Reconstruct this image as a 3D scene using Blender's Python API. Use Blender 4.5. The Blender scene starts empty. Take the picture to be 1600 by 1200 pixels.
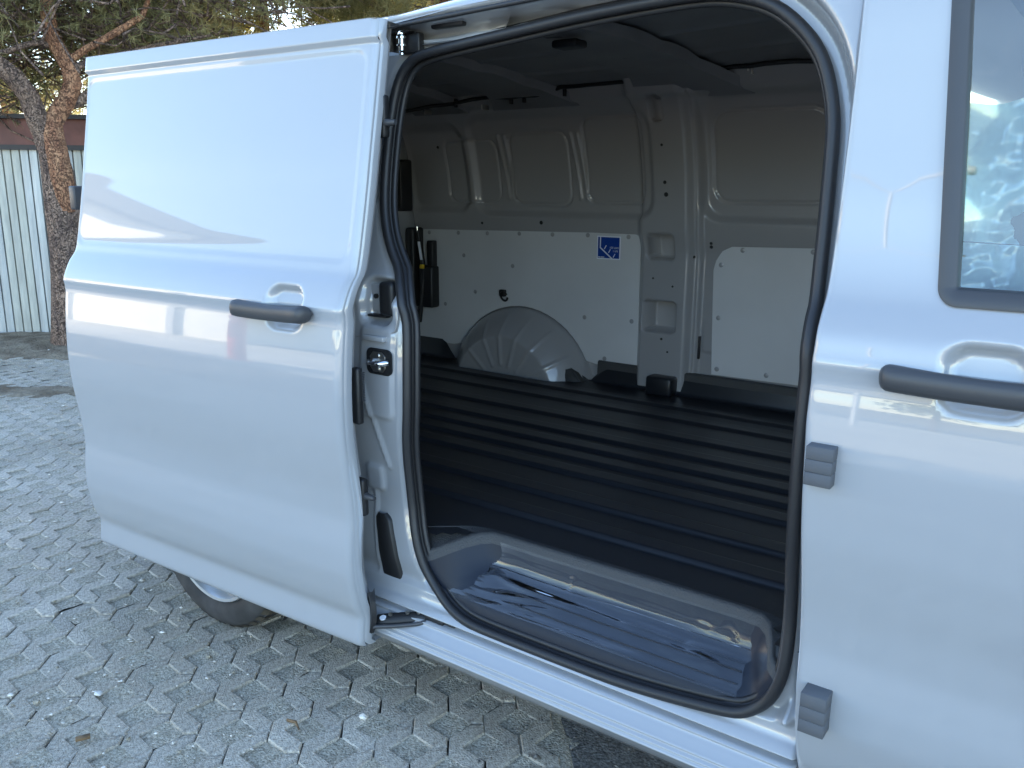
import bpy, bmesh, math, random
import numpy as np
from mathutils import Vector, Matrix, noise as mn

random.seed(7); RNG = np.random.default_rng(7)
R = math.radians
scene = bpy.context.scene
COL = scene.collection

# ------------------------------------------------------------------ camera
CAM = Vector((1.4825, -1.4804, 1.4259)); YAW, PITCH, ROLL = .6321, -.2283, .0065
fw = Vector((-math.sin(YAW)*math.cos(PITCH), math.cos(YAW)*math.cos(PITCH), math.sin(PITCH)))
rt = fw.cross(Vector((0, 0, 1))).normalized(); up = rt.cross(fw)
rt, up = rt*math.cos(ROLL)+up*math.sin(ROLL), -rt*math.sin(ROLL)+up*math.cos(ROLL)
cd = bpy.data.cameras.new('camera'); cam = bpy.data.objects.new('camera', cd); COL.objects.link(cam)
cam.matrix_world = Matrix(((rt.x, up.x, -fw.x, CAM.x), (rt.y, up.y, -fw.y, CAM.y), (rt.z, up.z, -fw.z, CAM.z), (0, 0, 0, 1)))
cd.sensor_fit = 'HORIZONTAL'; cd.sensor_width = 36; cd.lens = 36*1324.17/1600
cd.clip_start = .05; cd.clip_end = 3000
scene.camera = cam

# ------------------------------------------------------------------ sky, sun, exposure
SUN_EL = R(24); SUN_DIR = Vector((-.50, .87, 0)).normalized()      # where the sun stands, seen from the van
w = bpy.data.worlds.new('World'); scene.world = w; w.use_nodes = True
nt = w.node_tree; bg = nt.nodes['Background']
sky = nt.nodes.new('ShaderNodeTexSky'); sky.sky_type = 'NISHITA'; sky.sun_disc = False
sky.sun_elevation = SUN_EL; sky.sun_rotation = math.atan2(SUN_DIR.x, SUN_DIR.y)
sky.air_density = 1.0; sky.dust_density = .3; sky.ozone_density = 1.6
nt.links.new(sky.outputs[0], bg.inputs[0]); bg.inputs[1].default_value = .15
sl = bpy.data.lights.new('sun', 'SUN'); sl.energy = 4.8; sl.angle = R(.55); sl.color = (1, .89, .74)
so = bpy.data.objects.new('sun', sl); COL.objects.link(so)
sv = Vector((SUN_DIR.x*math.cos(SUN_EL), SUN_DIR.y*math.cos(SUN_EL), math.sin(SUN_EL)))
so.rotation_euler = sv.to_track_quat('Z', 'Y').to_euler(); so.location = (0, 0, 30)
scene.view_settings.view_transform = 'Standard'; scene.view_settings.look = 'None'
scene.view_settings.gamma = 1; scene.view_settings.exposure = 2.36

# ------------------------------------------------------------------ materials
def mat(name, col, rough=.5, metal=0, coat=0, spec=.5, var=0, vscale=8, bump=0, bscale=60, col2=None, detail=4, coat_rough=.04, stretch=None, bdist=.004):
    m = bpy.data.materials.new(name); m.use_nodes = True
    n, l = m.node_tree.nodes, m.node_tree.links
    b = n['Principled BSDF']
    b.inputs['Base Color'].default_value = (*col, 1); b.inputs['Roughness'].default_value = rough
    b.inputs['Metallic'].default_value = metal; b.inputs['Coat Weight'].default_value = coat
    b.inputs['Coat Roughness'].default_value = coat_rough; b.inputs['Specular IOR Level'].default_value = spec
    tc = n.new('ShaderNodeTexCoord'); src = tc.outputs['Object']
    if stretch:
        mp = n.new('ShaderNodeMapping'); mp.inputs['Scale'].default_value = stretch
        l.new(src, mp.inputs[0]); src = mp.outputs[0]
    if var or col2:
        t = n.new('ShaderNodeTexNoise'); t.inputs['Scale'].default_value = vscale; t.inputs['Detail'].default_value = detail
        l.new(src, t.inputs[0])
        r = n.new('ShaderNodeValToRGB'); r.color_ramp.elements[0].position = .36; r.color_ramp.elements[1].position = .66
        c2 = col2 or tuple(min(1, c*(1+var)) for c in col)
        c1 = col if col2 else tuple(c*(1-var) for c in col)
        r.color_ramp.elements[0].color = (*c1, 1); r.color_ramp.elements[1].color = (*c2, 1)
        l.new(t.outputs[0], r.inputs[0]); l.new(r.outputs[0], b.inputs['Base Color'])
    if bump:
        t2 = n.new('ShaderNodeTexNoise'); t2.inputs['Scale'].default_value = bscale; t2.inputs['Detail'].default_value = 6
        l.new(src, t2.inputs[0])
        bp = n.new('ShaderNodeBump'); bp.inputs['Strength'].default_value = bump; bp.inputs['Distance'].default_value = bdist
        l.new(t2.outputs[0], bp.inputs['Height']); l.new(bp.outputs[0], b.inputs['Normal'])
    return m

PAINT = mat('grey_paint', (.33, .34, .355), .35, coat=1, coat_rough=.02)
PAINT.node_tree.nodes['Principled BSDF'].inputs['Coat IOR'].default_value = 1.7
PAINT_IN = mat('grey_paint_inner', (.31, .302, .30), .34, coat=.9, coat_rough=.07)
BOARD = mat('liner_board', (.56, .555, .55), .6, var=.04, vscale=3, bump=.12, bscale=220, bdist=.001)
RUBBER = mat('rubber', (.022, .022, .024), .5)
SEAL = mat('seal_rubber', (.018, .018, .020), .48)
PLASTIC = mat('dark_plastic', (.045, .046, .05), .42, bump=.15, bscale=900, bdist=.0004)
BLACK = mat('black_plastic', (.012, .012, .013), .5)
MAT_ = mat('black_floor_mat', (.013, .0145, .018), .36, bump=.25, bscale=500, bdist=.0008)
RIM_ = mat('grained_rim', (.05, .049, .048), .6, bump=.8, bscale=260, bdist=.003)
STEP = mat('step_plastic', (.013, .017, .027), .42, spec=.25, bump=.15, bscale=600, bdist=.0006)
ZINC = mat('zinc', (.62, .60, .56), .28, metal=1)
CHROME = mat('chrome', (.7, .7, .7), .12, metal=1)
RIMM = mat('silver_rim', (.62, .64, .66), .3, metal=.75)
TYRE = mat('tyre', (.040, .039, .039), .75, var=.35, vscale=14, bump=.2, bscale=200, bdist=.001)
TREAD = mat('tyre_tread', (.055, .045, .032), .85, var=.4, vscale=25, bump=.3, bscale=120)
FOAM = mat('foam_block', (.095, .10, .11), .85, bump=.35, bscale=350, bdist=.001)
BLUE = mat('sticker_blue', (.006, .045, .27), .4)
WHITE = mat('sticker_white', (.75, .77, .82), .4)
YELLOW = mat('yellow_tag', (.75, .5, .03), .5)
ROOFIN = mat('bare_roof_paint', (.20, .20, .205), .45, var=.12, vscale=4)
GREYF = mat('cab_trim', (.05, .05, .055), .7)
CONC = mat('paver_concrete', (.34, .30, .245), .92, var=.0, col2=(.58, .525, .435), vscale=75, detail=10, bump=1, bscale=190, bdist=.008)
def tone(m, rnd=True):
    n, l = m.node_tree.nodes, m.node_tree.links; p = n['Principled BSDF']; src = p.inputs['Base Color'].links[0].from_socket
    g = n.new('ShaderNodeNewGeometry'); t = n.new('ShaderNodeTexNoise'); t.inputs['Scale'].default_value = 1.7; t.inputs['Detail'].default_value = 5
    r = n.new('ShaderNodeValToRGB'); r.color_ramp.elements[0].position = .33; r.color_ramp.elements[0].color = (.82, .79, .74, 1); r.color_ramp.elements[1].position = .62; r.color_ramp.elements[1].color = (1.16, 1.15, 1.14, 1)
    l.new(g.outputs['Position'], t.inputs[0]); l.new(t.outputs[0], r.inputs[0])
    mx = n.new('ShaderNodeMixRGB'); mx.blend_type = 'MULTIPLY'; mx.inputs[0].default_value = 1; l.new(src, mx.inputs[1]); l.new(r.outputs[0], mx.inputs[2]); out = mx.outputs[0]
    if rnd:
        oi = n.new('ShaderNodeObjectInfo'); mr = n.new('ShaderNodeMapRange'); mr.inputs['To Min'].default_value = .92; mr.inputs['To Max'].default_value = 1.10
        l.new(oi.outputs['Random'], mr.inputs['Value']); m2 = n.new('ShaderNodeVectorMath'); m2.operation = 'SCALE'; l.new(out, m2.inputs[0]); l.new(mr.outputs[0], m2.inputs['Scale']); out = m2.outputs[0]
    l.new(out, p.inputs['Base Color'])
tone(CONC)
FILL = mat('grit_fill', (.31, .27, .20), .95, col2=(.62, .55, .43), vscale=120, bump=1, bscale=170, bdist=.012, detail=8)
BED = mat('dark_joint_soil', (.06, .05, .04), .95, col2=(.12, .10, .08), vscale=60)
ASPH = mat('asphalt', (.07, .068, .064), .9, col2=(.24, .23, .21), vscale=110, bump=1, bscale=130, bdist=.01, detail=8)
DIRT = mat('dirt', (.15, .11, .07), .95, col2=(.32, .26, .18), vscale=5, bump=1, bscale=30, bdist=.04, detail=9)
CHIP = mat('pale_chips', (.62, .59, .53), .8, var=.3, vscale=30)
CHIPD = mat('wood_chips', (.16, .10, .05), .85, var=.4, vscale=40)
BARK = mat('pine_bark', (.17, .11, .085), .9, col2=(.36, .24, .17), vscale=22, bump=1, bscale=26, bdist=.05, stretch=(1, 1, .28))
BARKO = mat('orange_pine_bark', (.30, .13, .065), .85, col2=(.48, .25, .13), vscale=18, bump=1, bscale=30, bdist=.03, stretch=(1, 1, .35))
GALV = mat('galvanised_sheet', (.36, .37, .36), .5, metal=.25, col2=(.52, .53, .51), vscale=16, stretch=(1, 1, .12))
GALVY = mat('stained_galvanised_sheet', (.39, .385, .34), .6, metal=.15, col2=(.51, .505, .44), vscale=22, stretch=(1, 1, .15))
BROWN = mat('brown_paint_steel', (.165, .062, .046), .6, var=.25, vscale=5)
DKROOF = mat('dark_roof_edge', (.05, .045, .042), .7)
CREAM = mat('cream_render', (.72, .67, .58), .85, var=.06, vscale=.7)
GREYW = mat('grey_render', (.35, .35, .35), .85, var=.1, vscale=1)
POLE = mat('lamp_post_steel', (.42, .42, .42), .5, metal=.3)
YARD = mat('pale_concrete', (.36, .33, .28), .9, col2=(.48, .44, .37), vscale=.6, bump=.4, bscale=40)
LINE = mat('road_paint', (.7, .7, .68), .7)
RED = mat('red_sign', (.55, .04, .03), .5)

def bark(m, dark, sc):
    n, l = m.node_tree.nodes, m.node_tree.links; p = n['Principled BSDF']
    tc = n.new('ShaderNodeTexCoord'); mp = n.new('ShaderNodeMapping'); mp.inputs['Scale'].default_value = (sc, sc, sc*.38)
    nz = n.new('ShaderNodeTexNoise'); nz.inputs['Scale'].default_value = 9; ad = n.new('ShaderNodeMixRGB'); ad.blend_type = 'ADD'; ad.inputs[0].default_value = .3
    v = n.new('ShaderNodeTexVoronoi'); v.feature = 'DISTANCE_TO_EDGE'; v.inputs['Scale'].default_value = 1
    l.new(tc.outputs['Object'], nz.inputs[0]); l.new(tc.outputs['Object'], ad.inputs[1]); l.new(nz.outputs['Color'], ad.inputs[2]); l.new(ad.outputs[0], mp.inputs[0]); l.new(mp.outputs[0], v.inputs[0])
    r = n.new('ShaderNodeValToRGB'); r.color_ramp.elements[0].position = .0; r.color_ramp.elements[0].color = (*dark, 1); r.color_ramp.elements[1].position = .10; r.color_ramp.elements[1].color = (1, 1, 1, 1)
    nz.inputs['Detail'].default_value = 6
    mx = n.new('ShaderNodeMixRGB'); mx.blend_type = 'MULTIPLY'; mx.inputs[0].default_value = 1
    src = p.inputs['Base Color'].links[0].from_socket; l.new(v.outputs[0], r.inputs[0]); l.new(src, mx.inputs[1]); l.new(r.outputs[0], mx.inputs[2]); l.new(mx.outputs[0], p.inputs['Base Color'])
    bp = n.new('ShaderNodeBump'); bp.inputs['Strength'].default_value = 1; bp.inputs['Distance'].default_value = .06
    old = p.inputs['Normal'].links[0].from_socket; l.new(r.outputs[0], bp.inputs['Height']); l.new(old, bp.inputs['Normal']); l.new(bp.outputs[0], p.inputs['Normal'])
bark(BARK, (.42, .38, .36), 38); bark(BARKO, (.6, .5, .46), 34)
def needle_mat(name, a, b):
    m = mat(name, a, .65, col2=b, vscale=1.3, detail=3)
    n, l = m.node_tree.nodes, m.node_tree.links
    p = n['Principled BSDF']; tr = n.new('ShaderNodeBsdfTranslucent'); mx = n.new('ShaderNodeMixShader'); mx.inputs[0].default_value = .52
    src = p.inputs['Base Color'].links[0].from_socket
    l.new(src, tr.inputs[0]); l.new(p.outputs[0], mx.inputs[1]); l.new(tr.outputs[0], mx.inputs[2])
    l.new(mx.outputs[0], n['Material Output'].inputs[0])
    return m
NEED1 = needle_mat('pine_needles', (.22, .225, .10), (.44, .38, .18))
NEED2 = needle_mat('olive_needles', (.28, .27, .08), (.50, .43, .15))

def film_mat(name, tint, refl, rough, haze, hcol):
    m = bpy.data.materials.new(name); m.use_nodes = True
    n, l = m.node_tree.nodes, m.node_tree.links; n.remove(n['Principled BSDF'])
    t = n.new('ShaderNodeBsdfTransparent'); t.inputs[0].default_value = (*tint, 1)
    g = n.new('ShaderNodeBsdfGlossy'); g.inputs['Roughness'].default_value = rough
    f = n.new('ShaderNodeFresnel'); f.inputs[0].default_value = 1.5
    a = n.new('ShaderNodeMath'); a.operation = 'MULTIPLY_ADD'; a.use_clamp = True; a.inputs[1].default_value = refl[0]; a.inputs[2].default_value = refl[1]
    mx = n.new('ShaderNodeMixShader'); l.new(f.outputs[0], a.inputs[0]); l.new(a.outputs[0], mx.inputs[0])
    if haze:
        d = n.new('ShaderNodeBsdfTranslucent'); d.inputs[0].default_value = (*hcol, 1)
        d2 = n.new('ShaderNodeBsdfDiffuse'); d2.inputs[0].default_value = (*hcol, 1)
        md = n.new('ShaderNodeMixShader'); l.new(d.outputs[0], md.inputs[1]); l.new(d2.outputs[0], md.inputs[2])
        m2 = n.new('ShaderNodeMixShader'); m2.inputs[0].default_value = haze
        l.new(t.outputs[0], m2.inputs[1]); l.new(md.outputs[0], m2.inputs[2]); l.new(m2.outputs[0], mx.inputs[1])
    else:
        l.new(t.outputs[0], mx.inputs[1])
    l.new(g.outputs[0], mx.inputs[2]); l.new(mx.outputs[0], n['Material Output'].inputs[0])
    return m
GLASS = film_mat('window_glass', (.78, .86, .86), (1.6, .06), .0, 0, None)
FILM = film_mat('clear_film', (.94, .96, .98), (1.05, .004), .035, .018, (.8, .85, .9))
WRAP = film_mat('wrap_film', (.62, .88, .92), (1.4, .08), .12, .60, (.60, .93, .97))

# ------------------------------------------------------------------ helpers
def tag(o, label=None, cat=None, group=None, kind=None):
    if label: o['label'] = label
    if cat: o['category'] = cat
    if group: o['group'] = group
    if kind: o['kind'] = kind
    return o
def empty(name, loc=(0, 0, 0)):
    o = bpy.data.objects.new(name, None); COL.objects.link(o); o.location = loc; o.empty_display_size = .2
    return o
def link(name, me, m, parent=None, loc=None):
    o = bpy.data.objects.new(name, me); COL.objects.link(o)
    if m and not me.materials: me.materials.append(m)
    if parent: o.parent = parent
    if loc: o.location = loc
    return o
def pymesh(name, v, f, m, parent=None, smooth=True, angle=40, loc=None):
    me = bpy.data.meshes.new(name); me.from_pydata([tuple(p) for p in v], [], [tuple(q) for q in f]); me.update()
    if smooth:
        me.polygons.foreach_set('use_smooth', [True]*len(me.polygons)); me.set_sharp_from_angle(angle=R(angle))
    return link(name, me, m, parent, loc)
def npmesh(name, V, F, m, parent=None, smooth=False, loc=None):
    me = bpy.data.meshes.new(name); V = np.asarray(V, 'f'); F = np.asarray(F, 'i'); k = F.shape[1]
    me.vertices.add(len(V)); me.vertices.foreach_set('co', V.ravel())
    me.loops.add(F.size); me.loops.foreach_set('vertex_index', F.ravel())
    me.polygons.add(len(F)); me.polygons.foreach_set('loop_start', np.arange(0, F.size, k, dtype='i'))
    try: me.polygons.foreach_set('loop_total', np.full(len(F), k, 'i'))
    except Exception: pass
    me.update(calc_edges=True); me.validate()
    if smooth: me.polygons.foreach_set('use_smooth', [True]*len(me.polygons))
    return link(name, me, m, parent, loc)
def quads(ni, nj, off=0, flip=False):
    i, j = np.meshgrid(np.arange(ni-1), np.arange(nj-1), indexing='ij'); a = off+(i*nj+j).ravel()
    q = np.stack([a, a+nj, a+nj+1, a+1], 1)
    return q[:, ::-1] if flip else q
def hf(name, xs, zs, F, m, parent, keep=None, flip=False, axis='y'):
    """relief surface: a value F over a fine grid; keep() drops cells (openings)"""
    X, Z = np.meshgrid(xs, zs, indexing='ij'); Y = F(X, Z)
    V = np.stack([X, Y, Z] if axis == 'y' else [X, Z, Y], -1).reshape(-1, 3)
    q = quads(len(xs), len(zs), 0, flip)
    if keep is not None:
        xc = .25*sum(X.ravel()[q[:, k]] for k in range(4)); zc = .25*sum(Z.ravel()[q[:, k]] for k in range(4))
        q = q[keep(xc, zc)]
        u, inv = np.unique(q, return_inverse=True); V = V[u]; q = inv.reshape(q.shape)
    return npmesh(name, V, q, m, parent, smooth=True)
def rows(name, rws, m, parent, closed=False, smooth=True, angle=40, flip=False, cap=False):
    n = len(rws[0]); v = [p for r in rws for p in r]; f = []
    for i in range(len(rws)-1):
        for j in range(n if closed else n-1):
            k = (j+1) % n; q = (i*n+j, (i+1)*n+j, (i+1)*n+k, i*n+k)
            f.append(q[::-1] if flip else q)
    if cap: f += [tuple(range(n)), tuple((len(rws)-1)*n+j for j in range(n))[::-1]]
    o = pymesh(name, v, f, m, parent, False)
    bm = bmesh.new(); bm.from_mesh(o.data)
    if closed: bmesh.ops.recalc_face_normals(bm, faces=bm.faces)
    bm.to_mesh(o.data); bm.free()
    if smooth:
        o.data.polygons.foreach_set('use_smooth', [True]*len(o.data.polygons)); o.data.set_sharp_from_angle(angle=R(angle))
    return o
def tube(name, pts, rad, m, parent=None, n=8, closed=False, sq=(1, 1), loc=None, join=None):
    pts = [Vector(p) for p in pts]; N = len(pts); rad = [rad]*N if not hasattr(rad, '__len__') else rad
    rws = []; ref = None
    for i, p in enumerate(pts):
        a = pts[(i-1) % N] if closed else pts[max(i-1, 0)]; b = pts[(i+1) % N] if closed else pts[min(i+1, N-1)]
        t = (b-a).normalized()
        if ref is None: ref = t.orthogonal().normalized()
        ref = (ref-t*ref.dot(t)).normalized(); bi = t.cross(ref)
        rws.append([p+(ref*math.cos(6.2832*k/n)*sq[0]+bi*math.sin(6.2832*k/n)*sq[1])*rad[i] for k in range(n)])
    if closed: rws.append(rws[0])
    if join is not None: join.append(rws); return None
    o = rows(name, rws, m, parent, closed=True, cap=not closed, angle=60)
    if loc: o.location = loc
    return o
def box(name, lo, hi, m, parent=None, bev=.004, seg=2, rot=None, loc=None):
    bm = bmesh.new(); bmesh.ops.create_cube(bm, size=1)
    c = [(a+b)/2 for a, b in zip(lo, hi)]; s = [abs(b-a) for a, b in zip(lo, hi)]
    for v in bm.verts: v.co = Vector((v.co.x*s[0], v.co.y*s[1], v.co.z*s[2]))
    if bev: bmesh.ops.bevel(bm, geom=bm.edges[:], offset=min(bev, min(s)*.45), segments=seg, affect='EDGES', profile=.5)
    for v in bm.verts:
        if rot: v.co = rot @ v.co
        v.co += Vector(c)
    me = bpy.data.meshes.new(name); bm.to_mesh(me); bm.free()
    if bev: me.polygons.foreach_set('use_smooth', [True]*len(me.polygons)); me.set_sharp_from_angle(angle=R(50))
    return link(name, me, m, parent, loc)
def plate(name, poly, depth, m, parent, map3, bev=.002):
    """extrude a 2D outline; map3(u, v, d) places it"""
    bm = bmesh.new(); vs = [bm.verts.new((u, v, 0)) for u, v in poly]; f = bm.faces.new(vs)
    if f.normal.z < 0: f.normal_flip()
    r = bmesh.ops.extrude_face_region(bm, geom=[f]); top = [g for g in r['geom'] if isinstance(g, bmesh.types.BMFace)]
    for v in [g for g in r['geom'] if isinstance(g, bmesh.types.BMVert)]: v.co.z = depth
    if bev: bmesh.ops.bevel(bm, geom=list({e for t in top for e in t.edges}), offset=bev, segments=2, affect='EDGES')
    for v in bm.verts: v.co = Vector(map3(*v.co))
    bmesh.ops.recalc_face_normals(bm, faces=bm.faces)
    me = bpy.data.meshes.new(name); bm.to_mesh(me); bm.free()
    me.polygons.foreach_set('use_smooth', [True]*len(me.polygons)); me.set_sharp_from_angle(angle=R(40))
    return link(name, me, m, parent)
def rrect(cx, cz, hx, hz, r, n=5):
    o = []
    for sx, sz, a0 in ((1, 1, 0), (-1, 1, 90), (-1, -1, 180), (1, -1, 270)):
        for k in range(n+1):
            a = R(a0+90*k/n); o.append((cx+sx*(hx-r)+r*math.cos(a), cz+sz*(hz-r)+r*math.sin(a)))
    return o
def lathe(name, prof, c, m, parent, n=48, axis='y'):
    rws = []
    for k in range(n+1):
        a = 6.283185*k/n
        rws.append([(c[0]+r*math.cos(a), c[1]+y, c[2]+r*math.sin(a)) for y, r in prof])
    o = rows(name, rws, m, parent, angle=35)
    bm = bmesh.new(); bm.from_mesh(o.data); bmesh.ops.remove_doubles(bm, verts=bm.verts, dist=1e-5); bmesh.ops.recalc_face_normals(bm, faces=bm.faces); bm.to_mesh(o.data); bm.free()
    o.data.set_sharp_from_angle(angle=R(35)); return o

def rb(x, z, cx, cz, hx, hz, r):
    qx = np.abs(x-cx)-hx+r; qz = np.abs(z-cz)-hz+r
    return np.hypot(np.maximum(qx, 0), np.maximum(qz, 0))+np.minimum(np.maximum(qx, qz), 0)-r
def ss(d, wd):
    t = np.clip(.5-d/wd, 0, 1); return t*t*(3-2*t)
def seg(x, z, a, b):
    ax, az = a; bx, bz = b; t = np.clip(((x-ax)*(bx-ax)+(z-az)*(bz-az))/((bx-ax)**2+(bz-az)**2), 0, 1)
    return np.hypot(x-ax-t*(bx-ax), z-az-t*(bz-az))
def pchip(xn, yn, blur=.004):
    xn = np.array(xn, float); yn = np.array(yn, float); h = np.diff(xn); d = np.diff(yn)/h
    mm = np.zeros(len(xn)); mm[0] = d[0]; mm[-1] = d[-1]
    for i in range(1, len(xn)-1):
        if d[i-1]*d[i] > 0:
            w1 = 2*h[i]+h[i-1]; w2 = h[i]+2*h[i-1]; mm[i] = (w1+w2)/(w1/d[i-1]+w2/d[i])
    g = np.arange(xn[0], xn[-1], .001); k = np.clip(np.searchsorted(xn, g, 'right')-1, 0, len(h)-1)
    t = (g-xn[k])/h[k]; t2 = t*t; t3 = t2*t
    y = (2*t3-3*t2+1)*yn[k]+(t3-2*t2+t)*h[k]*mm[k]+(-2*t3+3*t2)*yn[k+1]+(t3-t2)*h[k]*mm[k+1]
    if blur:
        s = int(blur/.001*3); ker = np.exp(-.5*(np.arange(-s, s+1)*.001/blur)**2); ker /= ker.sum()
        y = np.convolve(np.pad(y, s, mode='edge'), ker, 'valid')
    return lambda z: np.interp(z, g, y)
def lines(a, b, st, extra=()):
    n = max(2, int(round((b-a)/st))+1); v = list(np.linspace(a, b, n))
    return np.array(sorted(set([round(q, 5) for q in v+list(extra)])))
def noise2(V, s, k=0): return mn.noise(Vector((V[0]*s+k*17.3, V[1]*s-k*5.1, V[2]*s+k*3.7)))

# ------------------------------------------------------------------ shapes shared by the van's panels
rel = pchip([.18, .235, .30, .315, .322, .35, .40, .46, .50, .55, .60, .65, .75, .83, .90, .96, 1.03, 1.07, 1.10, 1.117, 1.131, 1.15, 1.197, 1.218, 1.25, 1.30, 1.42, 1.487, 1.63, 1.764, 1.81, 1.85, 1.90],
            [.030, .0265, .0335, .035, .0335, .022, .010, .002, .0025, .007, .012, .010, -.002, -.010, -.0115, -.0095, -.004, .0005, .0038, .0036, 0, .006, .030, .047, .057, .068, .0915, .103, .128, .150, .158, .170, .20])
relF = pchip([.18, .235, .30, .315, .322, .35, .40, .46, .50, .55, .60, .65, .75, .83, .90, .96, 1.03, 1.07, 1.10, 1.117, 1.131, 1.15, 1.185, 1.218, 1.245, 1.31, 1.42, 1.53, 1.63, 1.734, 1.80, 1.86],
             [.030, .0265, .0335, .035, .0335, .022, .010, .002, .0025, .007, .012, .010, -.002, -.010, -.0115, -.0095, -.004, .0005, .0038, .0036, 0, .0045, .0125, .031, .050, .068, .083, .096, .105, .113, .122, .14])
YB = -.018
YF = 2.035                                              # far flank is the mirror image about y = YF/2
REAR = -1.68
SEALP = [(0.345, 0.343), (0.223, 0.348), (0.146, 0.383), (0.084, 0.441), (0.051, 0.524), (0.030, 0.621), (0.032, 0.766), (0.045, 0.874), (0.043, 1.006), (0.031, 1.117), (-0.008, 1.192), (-0.069, 1.267), (-0.104, 1.347), (-0.117, 1.428), (-0.119, 1.525), (-0.117, 1.605), (-0.104, 1.683), (-0.073, 1.728), (-0.024, 1.747), (0.088, 1.76), (0.24, 1.773), (0.412, 1.789), (0.568, 1.798), (0.711, 1.802), (0.792, 1.789), (0.865, 1.762), (0.928, 1.71), (0.968, 1.656), (0.991, 1.592), (1.003, 1.535), (1.008, 1.444), (1.012, 1.363), (1.015, 1.283), (1.02, 1.193), (1.026, 1.103), (1.028, 0.959), (1.03, 0.832), (1.03, 0.696), (1.033, 0.563), (1.03, 0.494), (1.008, 0.426), (0.962, 0.382), (0.905, 0.367), (0.705, 0.347), (0.534, 0.343)]
def smooth_loop(P, n=4):
    out = []; N = len(P)
    for i in range(N):
        p0, p1, p2, p3 = (np.array(P[(i+k) % N]) for k in (-1, 0, 1, 2))
        for t in np.arange(n)/n:
            out.append(.5*((2*p1)+(-p0+p2)*t+(2*p0-5*p1+4*p2-p3)*t*t+(-p0+3*p1-3*p2+p3)*t**3))
    out = np.array(out)
    for _ in range(3): out = .25*np.roll(out, 1, 0)+.5*out+.25*np.roll(out, -1, 0)
    return out
LOOP = smooth_loop(SEALP)
def loop_sdf(x, z):
    d = np.full(x.shape, 9.); ins = np.zeros(x.shape, bool)
    for a, b in zip(LOOP, np.roll(LOOP, -1, 0)):
        d = np.minimum(d, seg(x, z, a, b))
        c = ((a[1] > z) != (b[1] > z)); xx = (b[0]-a[0])*(z-a[1])/(b[1]-a[1]+1e-12)+a[0]
        ins ^= c & (x < xx)
    return np.where(ins, -d, d)

van = tag(empty('delivery_van', (0, 0, 0)), 'light grey panel van with its side door slid open', 'van')

# ------------------------------------------------------------------ van: near flank with the door opening
ysill = pchip([.19, .22, .25, .262, .267, .272, .278, .284, .290, .300, .311, .316, .320, .326, .331, .335, .345, .352, .37, .40],
              [.045, .012, -.014, -.022, -.015, -.021, -.010, -.0155, -.008, .003, .013, .010, .042, .046, .021, .024, .034, .043, .050, .056], .0009)
XW, XWF, RW = -.82, 2.36, .335
def body_side(X, Z):
    y = YB+rel(Z)
    sh = .022*np.clip((X+.1)/.6, 0, 1)*np.clip((Z-1.5)/.3, 0, 1)
    rc = rb(X, Z-sh, .398, 1.0525, .648, .7575, .10)
    d = loop_sdf(X, Z); k_ = ss(-(X-.32), .3); rc = rc*(1-k_)+(d-.046)*k_
    y = y+.073*ss(rc, .030)
    y = y+.010*ss(d-.034, .012)*ss(rc, .02)
    y = y+.040*ss(rb(X, Z, -.082, 1.135, .053, .056, .028), .014)           # latch pocket
    y = y-.008*ss(rb(X, Z, -.07, .955, .058, .12, .02), .010)               # pressed striker pad
    y = y+.012*ss(rb(X, Z, -.165, 1.50, .022, .115, .02), .016)             # pressed recess high on the pillar
    y = y-.010*ss(rb(X, Z, -.10, .66, .03, .035, .012), .012)
    y = y-.010*ss(seg(X, Z, (-.115, .92), (-.045, .70))-.004, .010)         # slanting ridges
    y = y-.010*ss(seg(X, Z, (-.105, .62), (-.092, .36))-.004, .012)
    y = y+.045*ss(rb(X, Z-sh, .45, 1.794, .62, .010, .008), .006)              # upper roller track
    y = y+.06*ss(-(X-1.052), .008)
    s = ss(-(X+.215), .04)*ss(Z-.392, .03)
    y = y*(1-s)+(ysill(Z)+.06*ss(-(X-1.078), .008))*s
    t = np.clip((X-REAR-.55)/-.55, 0, 1); y = y+.24*t**2                   # plan curve at the tail
    y = y+.012*ss(rb(X, Z, -.95, 1.205, .70, .010, .008), .004)              # centre rail slot
    return y
zsB = np.array(sorted(set(np.round(np.concatenate([np.arange(.19, .40, .002), np.arange(.40, 1.852, .0062)]), 5))))
xsB = np.concatenate([np.arange(REAR, -.30, .014), lines(-.30, 1.20, .0062)])
hf('body_side', xsB, zsB, body_side, PAINT, van,
   keep=lambda x, z: (loop_sdf(x, z) > -.004) & (np.hypot(x-XW, z-RW) > .405) & ~((x < -.22) & (z < .235)) & (z < 1.829+.022*np.clip((x+.1)/.6, 0, 1)))
pts = [(XW+.408*math.cos(a), YB+float(rel(max(.24, RW+.408*math.sin(a))))+.004, RW+.408*math.sin(a)) for a in np.linspace(-.26, math.pi+.26, 40)]
tube('wheel_arch_lip', pts, .011, PAINT, van, 8)
rows('wheel_housing', [[(XW+r*math.cos(a), y, RW+r*math.sin(a)) for y, r in ((.0, .41), (.34, .41), (.345, .03))] for a in np.linspace(-.5, math.pi+.5, 30)], BLACK, van)

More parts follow.
